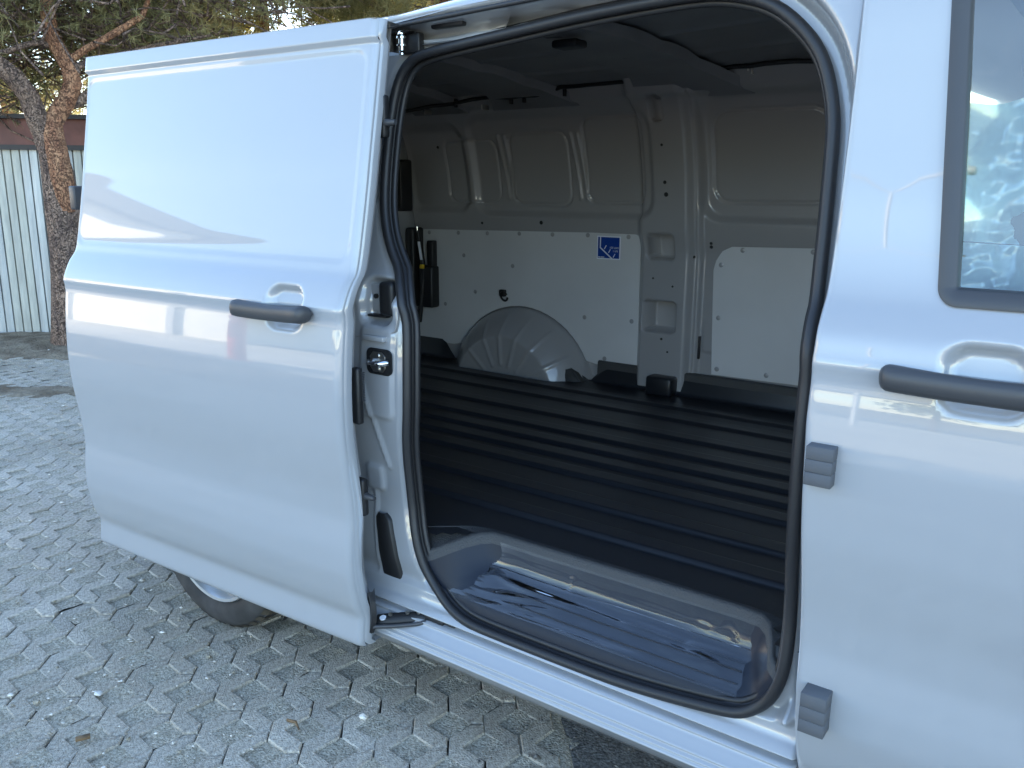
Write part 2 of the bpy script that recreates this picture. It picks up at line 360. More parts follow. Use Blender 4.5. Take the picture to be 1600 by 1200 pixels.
# door seal: bulb, inner trim edge
ys = lambda z: float(np.interp(z, [.33, .345, .40, .46], [.034, .036, .050, float(rel(z))+.048]))
sealo = tube('door_seal', [(x, ys(z), z) for x, z in LOOP], .0125, SEAL, van, 10, closed=True, sq=(1, 1))
ctr = LOOP.mean(0)
nrm = []
for i in range(len(LOOP)):
    t = LOOP[(i+1) % len(LOOP)]-LOOP[i-1]; n_ = np.array([-t[1], t[0]])/np.hypot(*t)
    nrm.append(n_ if np.dot(n_, ctr-LOOP[i]) > 0 else -n_)
nrm = np.array(nrm)
inn = LOOP+nrm*.013
tube('seal_lip', [(x, ys(z)+.022, z) for x, z in inn], .0085, SEAL, sealo, 8, closed=True)
rows('seal_flange', [[(x, ys(z)+.004, z), (x+n[0]*.012, ys(z)+.024, z+n[1]*.012), (x+n[0]*.012, ys(z)+.034, z+n[1]*.012), (x-n[0]*.03, ys(z)+.05, z-n[1]*.03)] for (x, z), n in zip(np.vstack([LOOP, LOOP[:1]]), np.vstack([nrm, nrm[:1]]))], SEAL, van)

# pillar fittings
box('latch_block', (-.083, .068, 1.10), (-.030, .112, 1.188), BLACK, van, .012, 3)
pocket = box('pocket_plate', (-.135, .096, 1.105), (-.084, .108, 1.178), PAINT, van, .003)
tube('pocket_bolt', [(-.112, .090, 1.146), (-.112, .100, 1.146)], .0065, BLACK, pocket, 12)
box('pocket_slot', (-.132, .078, 1.093), (-.066, .10, 1.100), BLACK, van, .002)
P3 = lambda y0: (lambda u, v, d: (u, y0-d, v))
stk = plate('striker_plate', rrect(-.052, .987, .044, .034, .016), .006, BLACK, van, P3(.040))
plate('striker_insert', [(-.080, 1.000), (-.070, 1.013), (-.038, 1.013), (-.026, 1.003), (-.026, .972), (-.036, .961), (-.070, .961), (-.080, .973)], .004, ZINC, stk, P3(.0355), .001)
tube('striker_pin', [(-.074, .032, .987), (-.066, .014, .988), (-.05, .010, .988), (-.034, .010, .988), (-.022, .016, .989), (-.018, .032, .989)], [.009, .008, .006, .006, .008, .009], CHROME, stk, 10)
for zz in (1.003, .969): tube('striker_bolt', [(-.052, .034, zz), (-.052, .0285, zz)], .007, ZINC, stk, 12)
pad = [(-.098, .560), (-.060, .566), (-.046, .548), (-.030, .49), (-.016, .42), (-.010, .37), (-.012, .356), (-.072, .345), (-.080, .352), (-.080, .42), (-.088, .50)]
rws = []
for z in np.linspace(.346, .564, 28):
    xl = np.interp(z, [.346, .352, .42, .50, .55, .564], [-.070, -.080, -.081, -.089, -.098, -.088]); xr = np.interp(z, [.346, .358, .37, .42, .49, .548, .560, .564], [-.022, -.011, -.010, -.016, -.030, -.046, -.056, -.066])
    yb = .053+float(rel(z)); rws.append([(xl-.003, yb+.006, z), (xl, yb-.007, z), (xl+.004, yb-.010, z), ((xl+xr)/2, yb-.0105, z), (xr-.004, yb-.010, z), (xr, yb-.007, z), (xr+.003, yb+.012, z)])
rows('vent_pad', rws, BLACK, van, angle=60)
tube('sealing_bead', [(-.16, .058+float(rel(1.04)), 1.04), (-.10, .050+float(rel(1.05)), 1.048), (-.03, .050, 1.055), (-.004, .05, 1.07), (.002, .053, 1.10), (-.004, .064, 1.14), (-.03, .088, 1.19)], .0025, PAINT_IN, van, 6)
box('bead_tape', (-.105, .030, 1.040), (-.030, .046, 1.053), PAINT, van, .002)

# ------------------------------------------------------------------ van: roof, far flank, tail, nose
ROOF = [(.146, 1.826), (.152, 1.836), (.166, 1.848), (.20, 1.862), (.30, 1.886), (.45, 1.91), (.70, 1.935), (1.0175, 1.945)]
ROOFS = ROOF+[(YF-y, z) for y, z in ROOF[-2::-1]]
rows('roof', [[(x, y+.24*max(0, min(1, (REAR+.55-x)/.55))**2*max(0, 1-y/1.), z-dz) for y, z in ROOFS] for x, dz in ((REAR, .05), (REAR+.05, .03), (-1.5, .024), (-1.35, .022), (-1.2, .022), (-1, .02), (-.4, .018), (-.1, .012), (.15, -.008), (.5, -.02), (.9, -.028), (1.2, -.03), (1.6, -.015), (1.95, .03), (2.1, .09))], PAINT, van, flip=True)
hf('far_flank', lines(REAR, 3.0, .03), lines(.2, 1.86, .02), lambda X, Z: YF-YB-rel(Z)-np.clip((Z-1.1)*0, 0, 1), PAINT, van, flip=True,
   keep=lambda x, z: (np.hypot(x-XW, z-RW) > .405) & (np.hypot(x-XWF, z-RW) > .405) & ~((x > 2.0) & (z > 1.16-.25*(x-2.0))) & ~((x > 1.25) & (x < 1.95) & (z > 1.26) & (z < 1.72)))
rows('tail_panel', [[(REAR, .30+(YF-.33)*t, z) for t in np.linspace(0, 1, 8)] for z in (.30, 1.0, 1.2, 1.4, 1.6, 1.86)], PAINT, van)
rows('tail_corner', [[(REAR+.001, YB+float(rel(z))+.24, z), (REAR-.004, .30+float(rel(z)), z)] for z in np.linspace(.25, 1.86, 20)], PAINT, van)
hg = box('tail_hinge', (REAR-.03, .122, 1.335), (REAR+.01, .33, 1.42), PLASTIC, van, .006)
# nose (outside the photograph's frame)
def fender(X, Z): return YB+relF(Z)+.05*np.clip((X-2.2)/.9, 0, 1)**2
hf('front_wing', lines(2.065, 3.0, .02), lines(.2, 1.24, .02), fender, PAINT, van, keep=lambda x, z: (np.hypot(x-XWF, z-RW) > .405) & (z < 1.22-.24*(x-2.06)))
rows('bonnet', [[(x, .02+(YF-.04)*t, 1.225-.24*(x-2.06)+.05*math.sin(math.pi*t)) for t in np.linspace(0, 1, 12)] for x in np.linspace(2.05, 3.0, 8)], PAINT, van)
rows('front_panel', [[(3.0+.1*math.sin(math.pi*t), .03+(YF-.06)*t, z) for t in np.linspace(0, 1, 12)] for z in (.22, .5, .8, 1.0)], PAINT, van)
rows('windscreen', [[(2.10+.62*s*-0+(.62*(1-s)), .12+(YF-.24)*t, 1.06+.78*s) for t in np.linspace(0, 1, 6)] for s in np.linspace(0, 1, 6)], GLASS, van)
rows('cab_floor', [[(x, y, .48) for y in (.08, YF-.08)] for x in (1.15, 2.9)], GREYF, van)
rows('dashboard', [[(x, y, z) for y in (.10, YF-.1)] for x, z in ((2.0, .6), (2.02, 1.0), (2.1, 1.12), (2.7, 1.10))], GREYF, van)
for nm, x, yy in (('wheel', XW, .0), ('wheel', XWF, .0), ('wheel', XW, YF-.22), ('wheel', XWF, YF-.22)):
    c = (x, yy, RW); far = yy > 1
    wl = lathe('wheel', [(.05, .06), (.05, .19), (.22, .19)], c, RIMM, van, 36)
    lathe('tyre', [(.03, .234), (.012, .246), (.003, .259), (.0, .275), (.003, .288), (.0035, .292), (.006, .30), (.014, .318), (.030, .329), (.032, .329), (.034, .333), (.06, .335), (.062, .328), (.07, .328), (.072, .335), (.105, .335), (.107, .328), (.115, .328), (.117, .335), (.15, .335), (.152, .328), (.16, .328), (.162, .335), (.19, .333), (.205, .318), (.215, .28), (.20, .234)], c, TYRE, wl, 64)
    if not far:
        lathe('rim', [(.03, .236), (.014, .241), (.006, .238), (.008, .229), (.020, .222), (.038, .216), (.055, .206), (.058, .19), (.050, .172), (.030, .14), (.026, .10), (.045, .07), (.045, .0)], c, RIMM, wl, 48)
        for k in range(44):                                            # shoulder blocks of the tread
            a = 6.2832*k/44; ca, sa = math.cos(a), math.sin(a); da = .045
            v = [(c[0]+r*math.cos(a+s*da), c[1]+y, c[2]+r*math.sin(a+s*da)) for y, r in ((.016, .322), (.034, .336), (.058, .3385)) for s in (-1, 1)]
            pymesh('tread_block', v, [(0, 1, 3, 2), (2, 3, 5, 4)], TREAD, wl, False)
        box('valve', (c[0]+.10, c[1]-.004, c[2]-.176), (c[0]+.135, c[1]+.05, c[2]-.165), BLACK, wl, .003)

# ------------------------------------------------------------------ van: sliding door, slid to the rear
XD0, XD1 = -1.25, -.03
def yd0(x): t = (XD1-x)/(XD1-XD0); return -.112-.051*t-.012*t*(1-t)
def sdoor(X, Z):
    y = yd0(X)+rel(Z)
    y = y+.0028*ss(rb(X, Z, -.645, 1.4925, .590, .2475, .035), .008)            # pressed upper panel
    y = y-.011*ss(-(Z-1.762), .005)                                            # capping along the top edge
    y = y+.024*ss(rb(X, Z, -.228, 1.128, .058, .048, .032), .020)              # hand cup
    y = y+.0018*ss(np.abs(rb(X, Z, -.228, 1.128, .064, .054, .036))-.002, .003)
    r = .020
    for e in (X-XD0, XD1-X, Z-.235):
        q = np.clip(1-e/r, 0, 1); y = y+r*(1-np.sqrt(np.clip(1-q*q, 0, 1)))*.8
    return y
dx = [XD1-a for a in (.001, .002, .004, .006, .009, .012, .016)]+[XD0+a for a in (.001, .002, .004, .006, .009, .012, .016)]
zsD = lines(.235, 1.81, .0065, [.236, .238, .241, .245, .25])
sd = hf('sliding_door', lines(XD0, XD1, .0075, dx), zsD, sdoor, PAINT, van)
sd['label'] = 'grey sliding side door pushed back along the van'
zE = np.linspace(.235, 1.81, 120)
for nm, xe, s in (('front_edge', XD1, 1), ('rear_edge', XD0, -1)):
    rws = []
    for z in zE:
        y = float(sdoor(np.array(xe), np.array(z)))
        rws.append([(xe, y, z), (xe+s*.004, y+.006, z), (xe+s*.004, y+.022, z), (xe-s*.006, y+.030, z), (xe-s*.022, y+.034, z), (xe-s*.026, y+.05, z), (xe-s*.034, y+.062, z)])
    rows(nm, rws, PAINT, sd, flip=(s < 0), angle=50)
hf('inner_panel', lines(XD0+.03, XD1-.03, .03), lines(.24, 1.80, .02), lambda X, Z: yd0(X)+rel(Z)+.078-.01*ss(rb(X, Z, -.64, 1.45, .5, .24, .05), .03), PAINT_IN, sd, flip=True)
pymesh('bottom_edge', [(x, yd0(x)+float(rel(.235))+o, .236) for x in np.linspace(XD0, XD1, 10) for o in (.016, .08)], [(2*i, 2*i+1, 2*i+3, 2*i+2) for i in range(9)], PAINT, sd)
pymesh('top_edge', [(x, yd0(x)+float(rel(1.8))+o, 1.809-o*.05) for x in np.linspace(XD0, XD1, 10) for o in (-.01, .08)], [(2*i, 2*i+1, 2*i+3, 2*i+2) for i in range(9)], PAINT, sd)
def handle(name, x0, x1, zc, ysurf, parent, tilt=0):
    rws = []; n = 14; M = 28
    for i in range(M+1):
        t = .5-.5*math.cos(math.pi*i/M); x = x0+(x1-x0)*t
        e = min(t, 1-t); cap = math.sqrt(max(0, 1-(1-min(e/.06, 1))**2))
        hz = (.0195+.002*abs(2*t-1))*cap+.0006
        br = .018*math.sin(math.pi*min(1, max(0, (t-.12)/.76)))**.6 if .12 < t < .88 else 0
        ry = (.021-.35*br)*max(cap, .3)
        yc = ysurf(x)-.008-.014*cap-.004*math.sin(math.pi*t)
        z = zc+tilt*(t-.5)+.004*math.sin(math.pi*t)*-1
        rws.append([(x, yc+ry*abs(math.cos(6.2832*k/n))**.75*math.copysign(1, math.cos(6.2832*k/n)), z+hz*abs(math.sin(6.2832*k/n))**.75*math.copysign(1, math.sin(6.2832*k/n))) for k in range(n)])
    return rows(name, rws, PLASTIC, parent, closed=True, cap=True, angle=60)
handle('handle', -.388, -.116, 1.121, lambda x: yd0(x)+.001, sd, .002)
# door edge fittings
by = yd0(XD1)
def efit(z0, z1, zp, nm, dxo=0):
    b = box(nm, (XD1-.03, by+float(rel((z0+z1)/2))+.040, z0), (XD1+.006+dxo, by+float(rel((z0+z1)/2))+.062, z1), BLACK, sd, .006, 2)
    if zp:
        x = XD1+.004+dxo
        tube('buffer_pin', [(x, by+float(rel(zp))+.052, zp), (x+.018, by+float(rel(zp))+.05, zp), (x+.034, by+float(rel(zp))+.05, zp)], [.010, .008, .006], PLASTIC, sd, 10)
    return b
efit(1.54, 1.64, 1.575, 'upper_buffer'); efit(.60, .70, .655, 'lower_buffer')
cs = box('contact_strip', (XD1-.02, by+.046, .845), (XD1+.006, by+.066, .99), BLACK, sd, .006)
for k in range(18): box('contact_tooth', (XD1+.005, by+.058, .905+k*.0042), (XD1+.011, by+.066, .907+k*.0042), PLASTIC, sd, 0)
bw = []
for z in np.linspace(.265, .385, 14):
    f_ = .014*math.sin((z-.265)/.12*math.pi); bw.append([(XD1-.012, by+.070+f_*0, z), (XD1+.002+f_*.9, by+.058, z), (XD1+.006+f_, by+.072, z), (XD1-.005+f_*.2, by+.09, z)])
rows('rubber_bellow', bw, RUBBER, sd, angle=60)
# lower roller arm and upper roller
ra = tube('roller_arm', [(-.03, -.02, .292), (.03, .004, .306), (.085, .028, .318), (.115, .034, .322)], [.016, .017, .015, .012], BLACK, van, 8, sq=(1, .45))
tube('arm_edge', [(-.03, -.045, .283), (.03, -.022, .294), (.09, .008, .307), (.11, .02, .315)], .006, PLASTIC, ra, 8)
box('arm_roller', (.10, .022, .318), (.165, .046, .333), BLACK, ra, .004)
box('arm_catch', (.16, .026, .322), (.20, .038, .328), BLACK, ra, .002)
for k, (x, y, z) in enumerate(((.005, -.004, .311), (.05, .014, .323), (.08, .026, .328))): tube('arm_bolt', [(x, y, z), (x, y-.001, z+.005)], .006, ZINC, ra, 10)
tube('arm_badge', [(-.012, -.016, .3015), (-.012, -.017, .3045)], .009, WHITE, ra, 14)
ur = box('upper_roller', (-.10, .190, 1.752), (-.035, .212, 1.800), BLACK, van, .004)
box('roller_bracket', (-.118, .165, 1.757), (-.112, .200, 1.800), ZINC, ur, .001)
box('roller_arm_plate', (-.135, .168, 1.799), (-.05, .192, 1.802), BLACK, ur, .001)
for z0, z1, r in ((1.795, 1.803, .014), (1.786, 1.791, .017), (1.772, 1.786, .010), (1.768, 1.772, .016), (1.758, 1.768, .009), (1.748, 1.752, .010)):
    tube('roller_pin', [(-.082, .178, z0), (-.082, .178, z1)], r*.8, CHROME, ur, 14)
box('track_cover', (.0, .195, 1.803), (.10, .215, 1.826), BLACK, van, .004)
tube('roof_gasket', [(x, float(rel(1.815))-.010, 1.810+.022*min(1, max(0, (x+.1)/.6))) for x in np.linspace(-.22, 1.04, 12)], .006, RUBBER, van, 8)

# ------------------------------------------------------------------ van: front door with its window
XF1 = 2.05
fe = pchip([.2, .337, .411, .507, .607, .736, .863, .982, 1.04, 1.13, 1.9], [1.086, 1.082, 1.078, 1.073, 1.069, 1.065, 1.058, 1.053, 1.05, 1.05, 1.05], .01)
WIN = (1.597, 1.52, .352, .260, .014)                   # centre x, z, half sizes, corner of the window opening
def wshear(X, Z): return X+.085*(Z-1.25)                 # rear window post leans back to the tail
def fdoor_raw(X, Z):
    y = YB+relF(Z)
    y = y+.026*ss(rb(X, Z, 1.318, 1.136, .058, .048, .032), .020)
    y = y+.0018*ss(np.abs(rb(X, Z, 1.318, 1.136, .064, .054, .036))-.002, .003)
    return y
def fdoor(X, Z):
    y = fdoor_raw(X, Z); e = X-fe(Z); r = .012
    q = np.clip(1-e/r, 0, 1); return y+r*(1-np.sqrt(np.clip(1-q*q, 0, 1)))*.8
us = np.array(sorted(set([0, .0015, .004, .008, .012]+list(np.linspace(.016, 1, 118)))))
zsF = lines(.20, 1.86, .0075)
U, Z = np.meshgrid(us, zsF, indexing='ij'); X = fe(Z)+(XF1-fe(Z))*U
q = quads(len(us), len(zsF)); V = np.stack([X, fdoor(X, Z), Z], -1).reshape(-1, 3)
xc = V[q].mean(1); kp = rb(wshear(xc[:, 0], xc[:, 2]), xc[:, 2], WIN[0], WIN[1], WIN[2]+.012, WIN[3]+.012, WIN[4]+.01) > 0
fd = npmesh('front_door', V, q[kp], PAINT, van, smooth=True)
rows('rear_edge', [[(float(fe(z)), float(fdoor(np.array(float(fe(z))), np.array(z))), z), (float(fe(z))-.003, float(fdoor(np.array(float(fe(z))), np.array(z)))+.012, z), (float(fe(z))+.006, float(fdoor(np.array(float(fe(z))), np.array(z)))+.06, z)] for z in np.linspace(.2, 1.86, 80)], PAINT, fd, flip=True)
handle('handle', 1.166, 1.47, 1.129, lambda x: YB+.001, fd, -.002)
wl_ = np.array(rrect(WIN[0], WIN[1], WIN[2], WIN[3], WIN[4], 8))
wl_ = [(x-.085*(z-1.25), z) for x, z in wl_]
def ring(pl, off):
    c = np.array(pl).mean(0); o = []
    P = np.array(pl)
    for i in range(len(P)):
        t = P[(i+1) % len(P)]-P[i-1]; n_ = np.array([t[1], -t[0]])/max(np.hypot(*t), 1e-9)
        if np.dot(n_, P[i]-c) < 0: n_ = -n_
        o.append(P[i]+n_*off)
    return o
yw = lambda z: YB+float(relF(z))
W_ = [ring(wl_, o) for o in (.018, .017, .013, -.008, -.011, -.013)]
offs = (.006, -.004, -.006, -.005, -.002, .016)
rws = [[(p[0], yw(p[1])+dy, p[1]) for p, dy in zip([w_[i] for w_ in W_], offs)] for i in list(range(len(wl_)))+[0]]
fr = rows('window_frame', rws, PLASTIC, fd, angle=50)
fr['label'] = 'dark grey rubber frame round the cab window'
gx = lines(1.13, 2.0, .02)
hf('window_glass', gx, lines(1.22, 1.80, .02), lambda X, Z: YB+relF(np.clip(Z, 1.26, 2))+.012+0*X, GLASS, fd, keep=lambda x, z: rb(wshear(x, z), z, WIN[0], WIN[1], WIN[2]+.008, WIN[3]+.008, WIN[4]) < 0)
tube('defrost_wire', [(1.23, yw(1.345)+.0155, 1.345), (1.5, yw(1.33)+.0155, 1.338), (1.9, yw(1.33)+.0155, 1.335)], .0009, BLACK, fd, 5)
for nm_z, (x0, zt, zb_, cuts) in zip('ab', ((1.066, .996, .926, (.36, .64)), (1.095, .531, .452, (.38, .7)))):
    pb = tag(box('protection_block', (x0, YB-.036, zb_), (x0+.046, YB+.02, zb_+(zt-zb_)*.33), FOAM, fd, .0007, 1))
    ex = [0, .33, .66, 1]
    for k in (1, 2):
        box('foam_segment', (x0, YB-.0365+.0005*k, zb_+(zt-zb_)*ex[k]+.0006), (x0+.046, YB+.02, zb_+(zt-zb_)*ex[k+1]), FOAM, pb, .0007, 1)
# seat under its wrapping, seen through the glass
seat = box('cab_seat', (1.30, .30, .62), (1.80, .75, .78), GREYF, van, .05, 3)
box('seat_back', (1.26, .32, .75), (1.40, .74, 1.42), GREYF, seat, .05, 3)
box('head_rest', (1.27, .42, 1.46), (1.37, .64, 1.66), GREYF, seat, .04, 3)
n1, n2 = 90, 110; V = []
for i in range(n1):
    for j in range(n2):
        s, t = i/(n1-1), j/(n2-1); x = 1.19+.62*s; z = 1.02+.64*t
        top = 1.0-.45*abs(s-.33)**1.2-.10*noise2((s, 0, 0), 4)
        z = 1.02+(z-1.02)*top
        y = .235+.07*noise2((x, z*.45, 0), 7, 1)+.035*abs(noise2((x, z*.4, 0), 17, 2))+.012*noise2((x, z, 0), 45, 3)+.10*t
        V.append((x, y, z))
npmesh('plastic_cover', V, quads(n1, n2), WRAP, seat, smooth=True)
rows('bulkhead', [[(1.12+.02*math.sin(z*20), y, z) for y in (.12, .5, 1., 1.5, 1.93)] for z in np.linspace(.5, 1.9, 30)], PAINT_IN, van)

# ------------------------------------------------------------------ van: load bay
wy = pchip([.45, 1.15, 1.22, 1.45, 1.65, 1.80, 1.92], [1.945, 1.945, 1.925, 1.895, 1.845, 1.775, 1.70], .02)
def inner_wall(X, Z):
    y = wy(Z)
    # pressed fields (pushed outward), their thin outline and the stiffening ribs between them
    for cx, cz, hx, hz, r in ((.34, 1.545, .36, .245, .09), (-.73, 1.525, .50, .225, .08)):
        y = y+.030*ss(rb(X, Z, cx, cz, hx, hz, r), .04)
    y = y+.022*ss(rb(X, Z, -1.47, 1.51, .19, .20, .06), .05)
    for cx, cz, hx, hz, r in ((.26, 1.548, .235, .178, .07), (-.435, 1.545, .155, .185, .05), (-.845, 1.51, .165, .165, .05), (-1.25, 1.50, .16, .15, .05)):
        y = y+.004*ss(rb(X, Z, cx, cz, hx, hz, r), .006)+.020*ss(np.abs(rb(X, Z, cx, cz, hx, hz, r))-.003, .009)
    for xx in (-.64, -1.05):
        for o in (-.018, .018): y = y-.010*ss(seg(X, Z, (xx+o, 1.66), (xx+o+.03, 1.375))-.006, .012)
    # pillar, proud of the wall, with its two openings
    pl = rb(X, Z, -.175, 1.15, .125, .75, .03)
    y = y-.050*ss(pl, .05)
    y = y-.020*ss(np.abs(X+.028-.02*(Z-1.2)*0)-.010, .016)
    for cx, cz, hx, hz, r, dp in ((-.193, 1.178, .062, .052, .02, .118), (-.190, .872, .076, .066, .015, .118), (-.180, 1.742, .026, .046, .016, .07)):
        y = y+dp*ss(rb(X, Z, cx, cz, hx, hz, r), .008)
    # cant rail above
    y = y-.03*ss(-(Z-1.785), .02)
    y = y-.006*ss(rb(X, Z, .03, .80, .03, .07, .02), .02)
    # wheel housing
    return y
HOLE_SHADES = ((-.165, 1.45, .008), (-.16, 1.40, .010), (-.225, 1.04, .005), (-.13, 1.01, .005), (-.172, .775, .006), (-.84, 1.262, .010), (.02, 1.20, .007), (.02, 1.185, .008), (-.14, .72, .005), (-1.2, 1.25, .007), (-1.45, 1.62, .008), (-.17, 1.60, .006), (-.05, 1.14, .006))
hole_discs = [(cx, cz, r, float(inner_wall(np.array(cx), np.array(cz)))) for cx, cz, r in HOLE_SHADES]
hf('inner_side_panel', lines(REAR+.02, 1.14, .0065), lines(.55, 1.90, .0062), inner_wall, PAINT_IN, van)
for cx, cz, r, yy in hole_discs: lathe('hole_shade_disc', [(-.0015, 0), (-.0015, r*.8), (.001, r), (.006, r)], (cx, yy-.001, cz), BLACK, van, 12)  # flat black discs give open holes their inner shade as colour
def arch(X, Z):
    d = np.hypot((X+.955)/.40, (Z-.44)/.385)
    y = 1.965-.20*np.clip((1.06-d)/.34, 0, 1)**.5
    a = np.arctan2(Z-.44, X+.955)
    rib = np.zeros_like(X)
    for k in (.55, .95, 1.3, 1.65, 2.0, 2.4): rib = rib+ss(np.abs(np.sin(a-k))*np.hypot(X+.955, Z-.44)-.006, .014)*(np.cos(a-k) > 0)
    return y-.008*rib*(d < .98)*(d > .35)
hf('wheel_arch', lines(-1.40, -.51, .008), lines(.50, .87, .008), arch, PAINT_IN, van, keep=lambda x, z: np.hypot((x+.955)/.40, (z-.44)/.385) < 1.07)
# liner boards
def ypl(u, v, d): return (u, float(wy(v))-.004-d*1, v)
def board(name, poly, lab):
    n = []
    for i in range(len(poly)):
        a, b = np.array(poly[i]), np.array(poly[(i+1) % len(poly)])
        for t in np.linspace(0, 1, max(2, int(np.hypot(*(b-a))/.08)), endpoint=False): n.append(tuple(a+(b-a)*t))
    o = plate(name, n, .007, BOARD, van, lambda u, v, d: (u, 1.932-d, v), .0015); return o
ac = [(-.955+.425*math.cos(a), .44+.41*math.sin(a)) for a in np.linspace(.46, math.pi-.46, 22)]
L1 = board('wall_liner', [(-1.655, 1.205), (-.345, 1.228), (-.322, 1.222), (-.310, 1.20), (-.305, .815), (-.165, .706), (-.172, .615), (-.52, .612)]+ac+[(-1.40, .61), (-1.655, .61)], '')
L2 = board('wall_liner', [(.115, 1.190), (.075, 1.170), (.050, 1.13), (.040, 1.09), (.058, .64), (1.12, .655), (1.12, 1.215)], '')
scr = [(-0.973, 1.205), (-0.778, 1.208), (-0.583, 1.212), (-0.370, 1.212), (-1.012, 1.045), (-1.25, .90), (-0.589, 0.829), (-0.339, 0.834), (-0.474, 0.644), (-0.251, 0.648), (-1.559, 1.19), (-1.36, 1.195), (-1.17, 1.199), (-1.324, 1.082), (-1.453, 0.82)]
scr2 = [(0.163, 1.178), (0.073, 1.113), (0.075, 0.889), (0.082, 0.667), (0.3, 0.669), (.45, 1.185), (.6, .68), (.75, 1.19)]
for Lx, ls in ((L1, scr), (L2, scr2)):
    for x, z in ls: lathe('fastener', [(-.0025, 0), (-.0025, .007), (-.001, .0105), (.003, .011)], (x, 1.9245, z), PAINT_IN, Lx, 12)
# cargo label on the liner: blue field, white outline, load diagram
LX0, LX1, LZ0, LZ1, LY = -.531, -.408, 1.107, 1.212, 1.9235
lab = pymesh('load_label', [(LX0, LY, LZ0), (LX1, LY, LZ0), (LX1, LY, LZ1), (LX0, LY, LZ1)], [(0, 1, 2, 3)], WHITE, L1, False)
lab['label'] = 'blue and white load label stuck on the grey liner'
b_ = .005; wv, wf = [], []
def lq(p, name, m, y): return pymesh(name, [(LX0+(LX1-LX0)*u, y, LZ0+(LZ1-LZ0)*v) for u, v in p], [tuple(range(len(p)))], m, L1, False)
lq([(.045, .05), (.955, .05), (.955, .95), (.045, .95)], 'label_field', BLUE, LY-.0012)
lq([(.125, .97), (.175, .97), (.175, .51), (.71, .03), (.63, .03), (.125, .48)], 'label_line', WHITE, LY-.0022)
for u, v in ((.31, .45), (.49, .29), (.69, .10)):
    lq([(u, v), (u+.03, v-.02), (u+.11, v+.14), (u+.08, v+.16)], 'label_tick', WHITE, LY-.0022)
def text(s, size, loc, m, parent, rx=R(90)):
    cu = bpy.data.curves.new('label_text', 'FONT'); cu.body = s; cu.size = size; cu.align_x = 'RIGHT'
    tmp = bpy.data.objects.new('label_text', cu); COL.objects.link(tmp)
    dg = bpy.context.evaluated_depsgraph_get(); me = bpy.data.meshes.new_from_object(tmp.evaluated_get(dg))
    bpy.data.objects.remove(tmp); o = link('label_text', me, m, parent, loc); o.rotation_euler = (rx, 0, 0); return o
text('100 daN', .0135, (LX1-.009, LY-.0022, LZ0+.049), WHITE, L1); text('1 kN', .0135, (LX1-.012, LY-.0022, LZ0+.034), WHITE, L1)
lq([(.07, .075), (.16, .075), (.16, .11), (.07, .11)], 'label_note', WHITE, LY-.0022); lq([(.18, .075), (.33, .075), (.33, .11), (.18, .11)], 'label_note', WHITE, LY-.0022)
hk = tube('lashing_ring', [(-1.05+.020*math.cos(a), 1.905-.008*math.sin(a), .893+.022*math.sin(a)) for a in np.linspace(.4, 6.0, 18)], .0055, BLACK, L1, 8)
box('ring_base', (-1.085, 1.905, .89), (-1.05, 1.93, .925), BLACK, L1, .006)
hk2 = tube('floor_ring', [(-.135+.024*math.cos(a), 1.84, .565+.024*math.sin(a)) for a in np.linspace(0, 6.2832, 20)], .005, PLASTIC, van, 8)
box('pillar_slot', (-.012, 1.925, .70), (-.002, 1.934, .80), BLACK, van, .002)
# tail corner: door gear, gas strut with label
gear = box('tail_gear', (-1.655, 1.84, .80), (-1.60, 1.93, 1.215), BLACK, van, .012)
box('gear_cover', (-1.585, 1.86, .80), (-1.49, 1.925, 1.02), BLACK, gear, .012); box('gear_panel', (-1.545, 1.885, .99), (-1.505, 1.925, 1.15), BLACK, gear, .006)
tube('gas_strut', [(-1.588, 1.865, 1.215), (-1.575, 1.868, 1.13), (-1.555, 1.872, .98), (-1.56, 1.86, .86), (-1.585, 1.86, .72)], [.008, .014, .014, .012, .016], BLACK, gear, 10)
tube('strut_end', [(-1.590, 1.862, 1.222), (-1.586, 1.864, 1.19)], .008, CHROME, gear, 8)
lbq = [(-1.577, 1.850, 1.145), (-1.560, 1.852, 1.145), (-1.545, 1.854, 1.05), (-1.562, 1.852, 1.05)]
pymesh('strut_label', lbq[::-1], [(0, 1, 2, 3)], WHITE, gear, False)
box('strut_tag', (-1.560, 1.845, 1.005), (-1.535, 1.856, 1.027), YELLOW, gear, .002)
box('tail_light_box', (-1.66, 1.78, 1.30), (-1.62, 1.87, 1.56), BLACK, van, .01)
# floor mat
RIBS = (.323, .494, .698, .827, .945, 1.074, 1.256, 1.481, 1.65)
def floor(X, Y):
    z = .534+0*X
    for i, y0 in enumerate(RIBS): z = z+.011*ss(rb(X, Y, -.3, y0+.036, 1.9, .036, .005), .016)
    z = z+.105*ss(-(Y-1.905), .03)*(1-ss(np.abs(X+.955)-.46, .1))
    z = z+.10*ss(rb(X, Y, -.955, 1.94, .46, .20, .1)*1, .03)*0
    return z
def in_step(x, y): return (y < .165) & (x > .208-(.165-y)*1.35) & (x < .963+(.165-y)*.5)
hf('floor_mat', lines(REAR+.03, 1.12, .03, [.963, .208]), lines(.075, 1.915, .006), floor, MAT_, van, axis='z', flip=False, keep=lambda x, y: ~in_step(x, y-.012) & ~((y < .11) & (x < .02)) & (y > .13+.26*np.clip((REAR+.6-x)/.55, 0, 1)**2-(x > -1)*.2))
rows('mat_upstand', [[(x, 1.906, .53), (x, 1.908, .628), (x, 1.914, .634), (x, 1.93, .634)] for x in np.linspace(-.5, 1.12, 20)], RIM_, van, flip=False)
box('upstand_block', (-.21, 1.83, .53), (-.085, 1.91, .615), MAT_, van, .012)
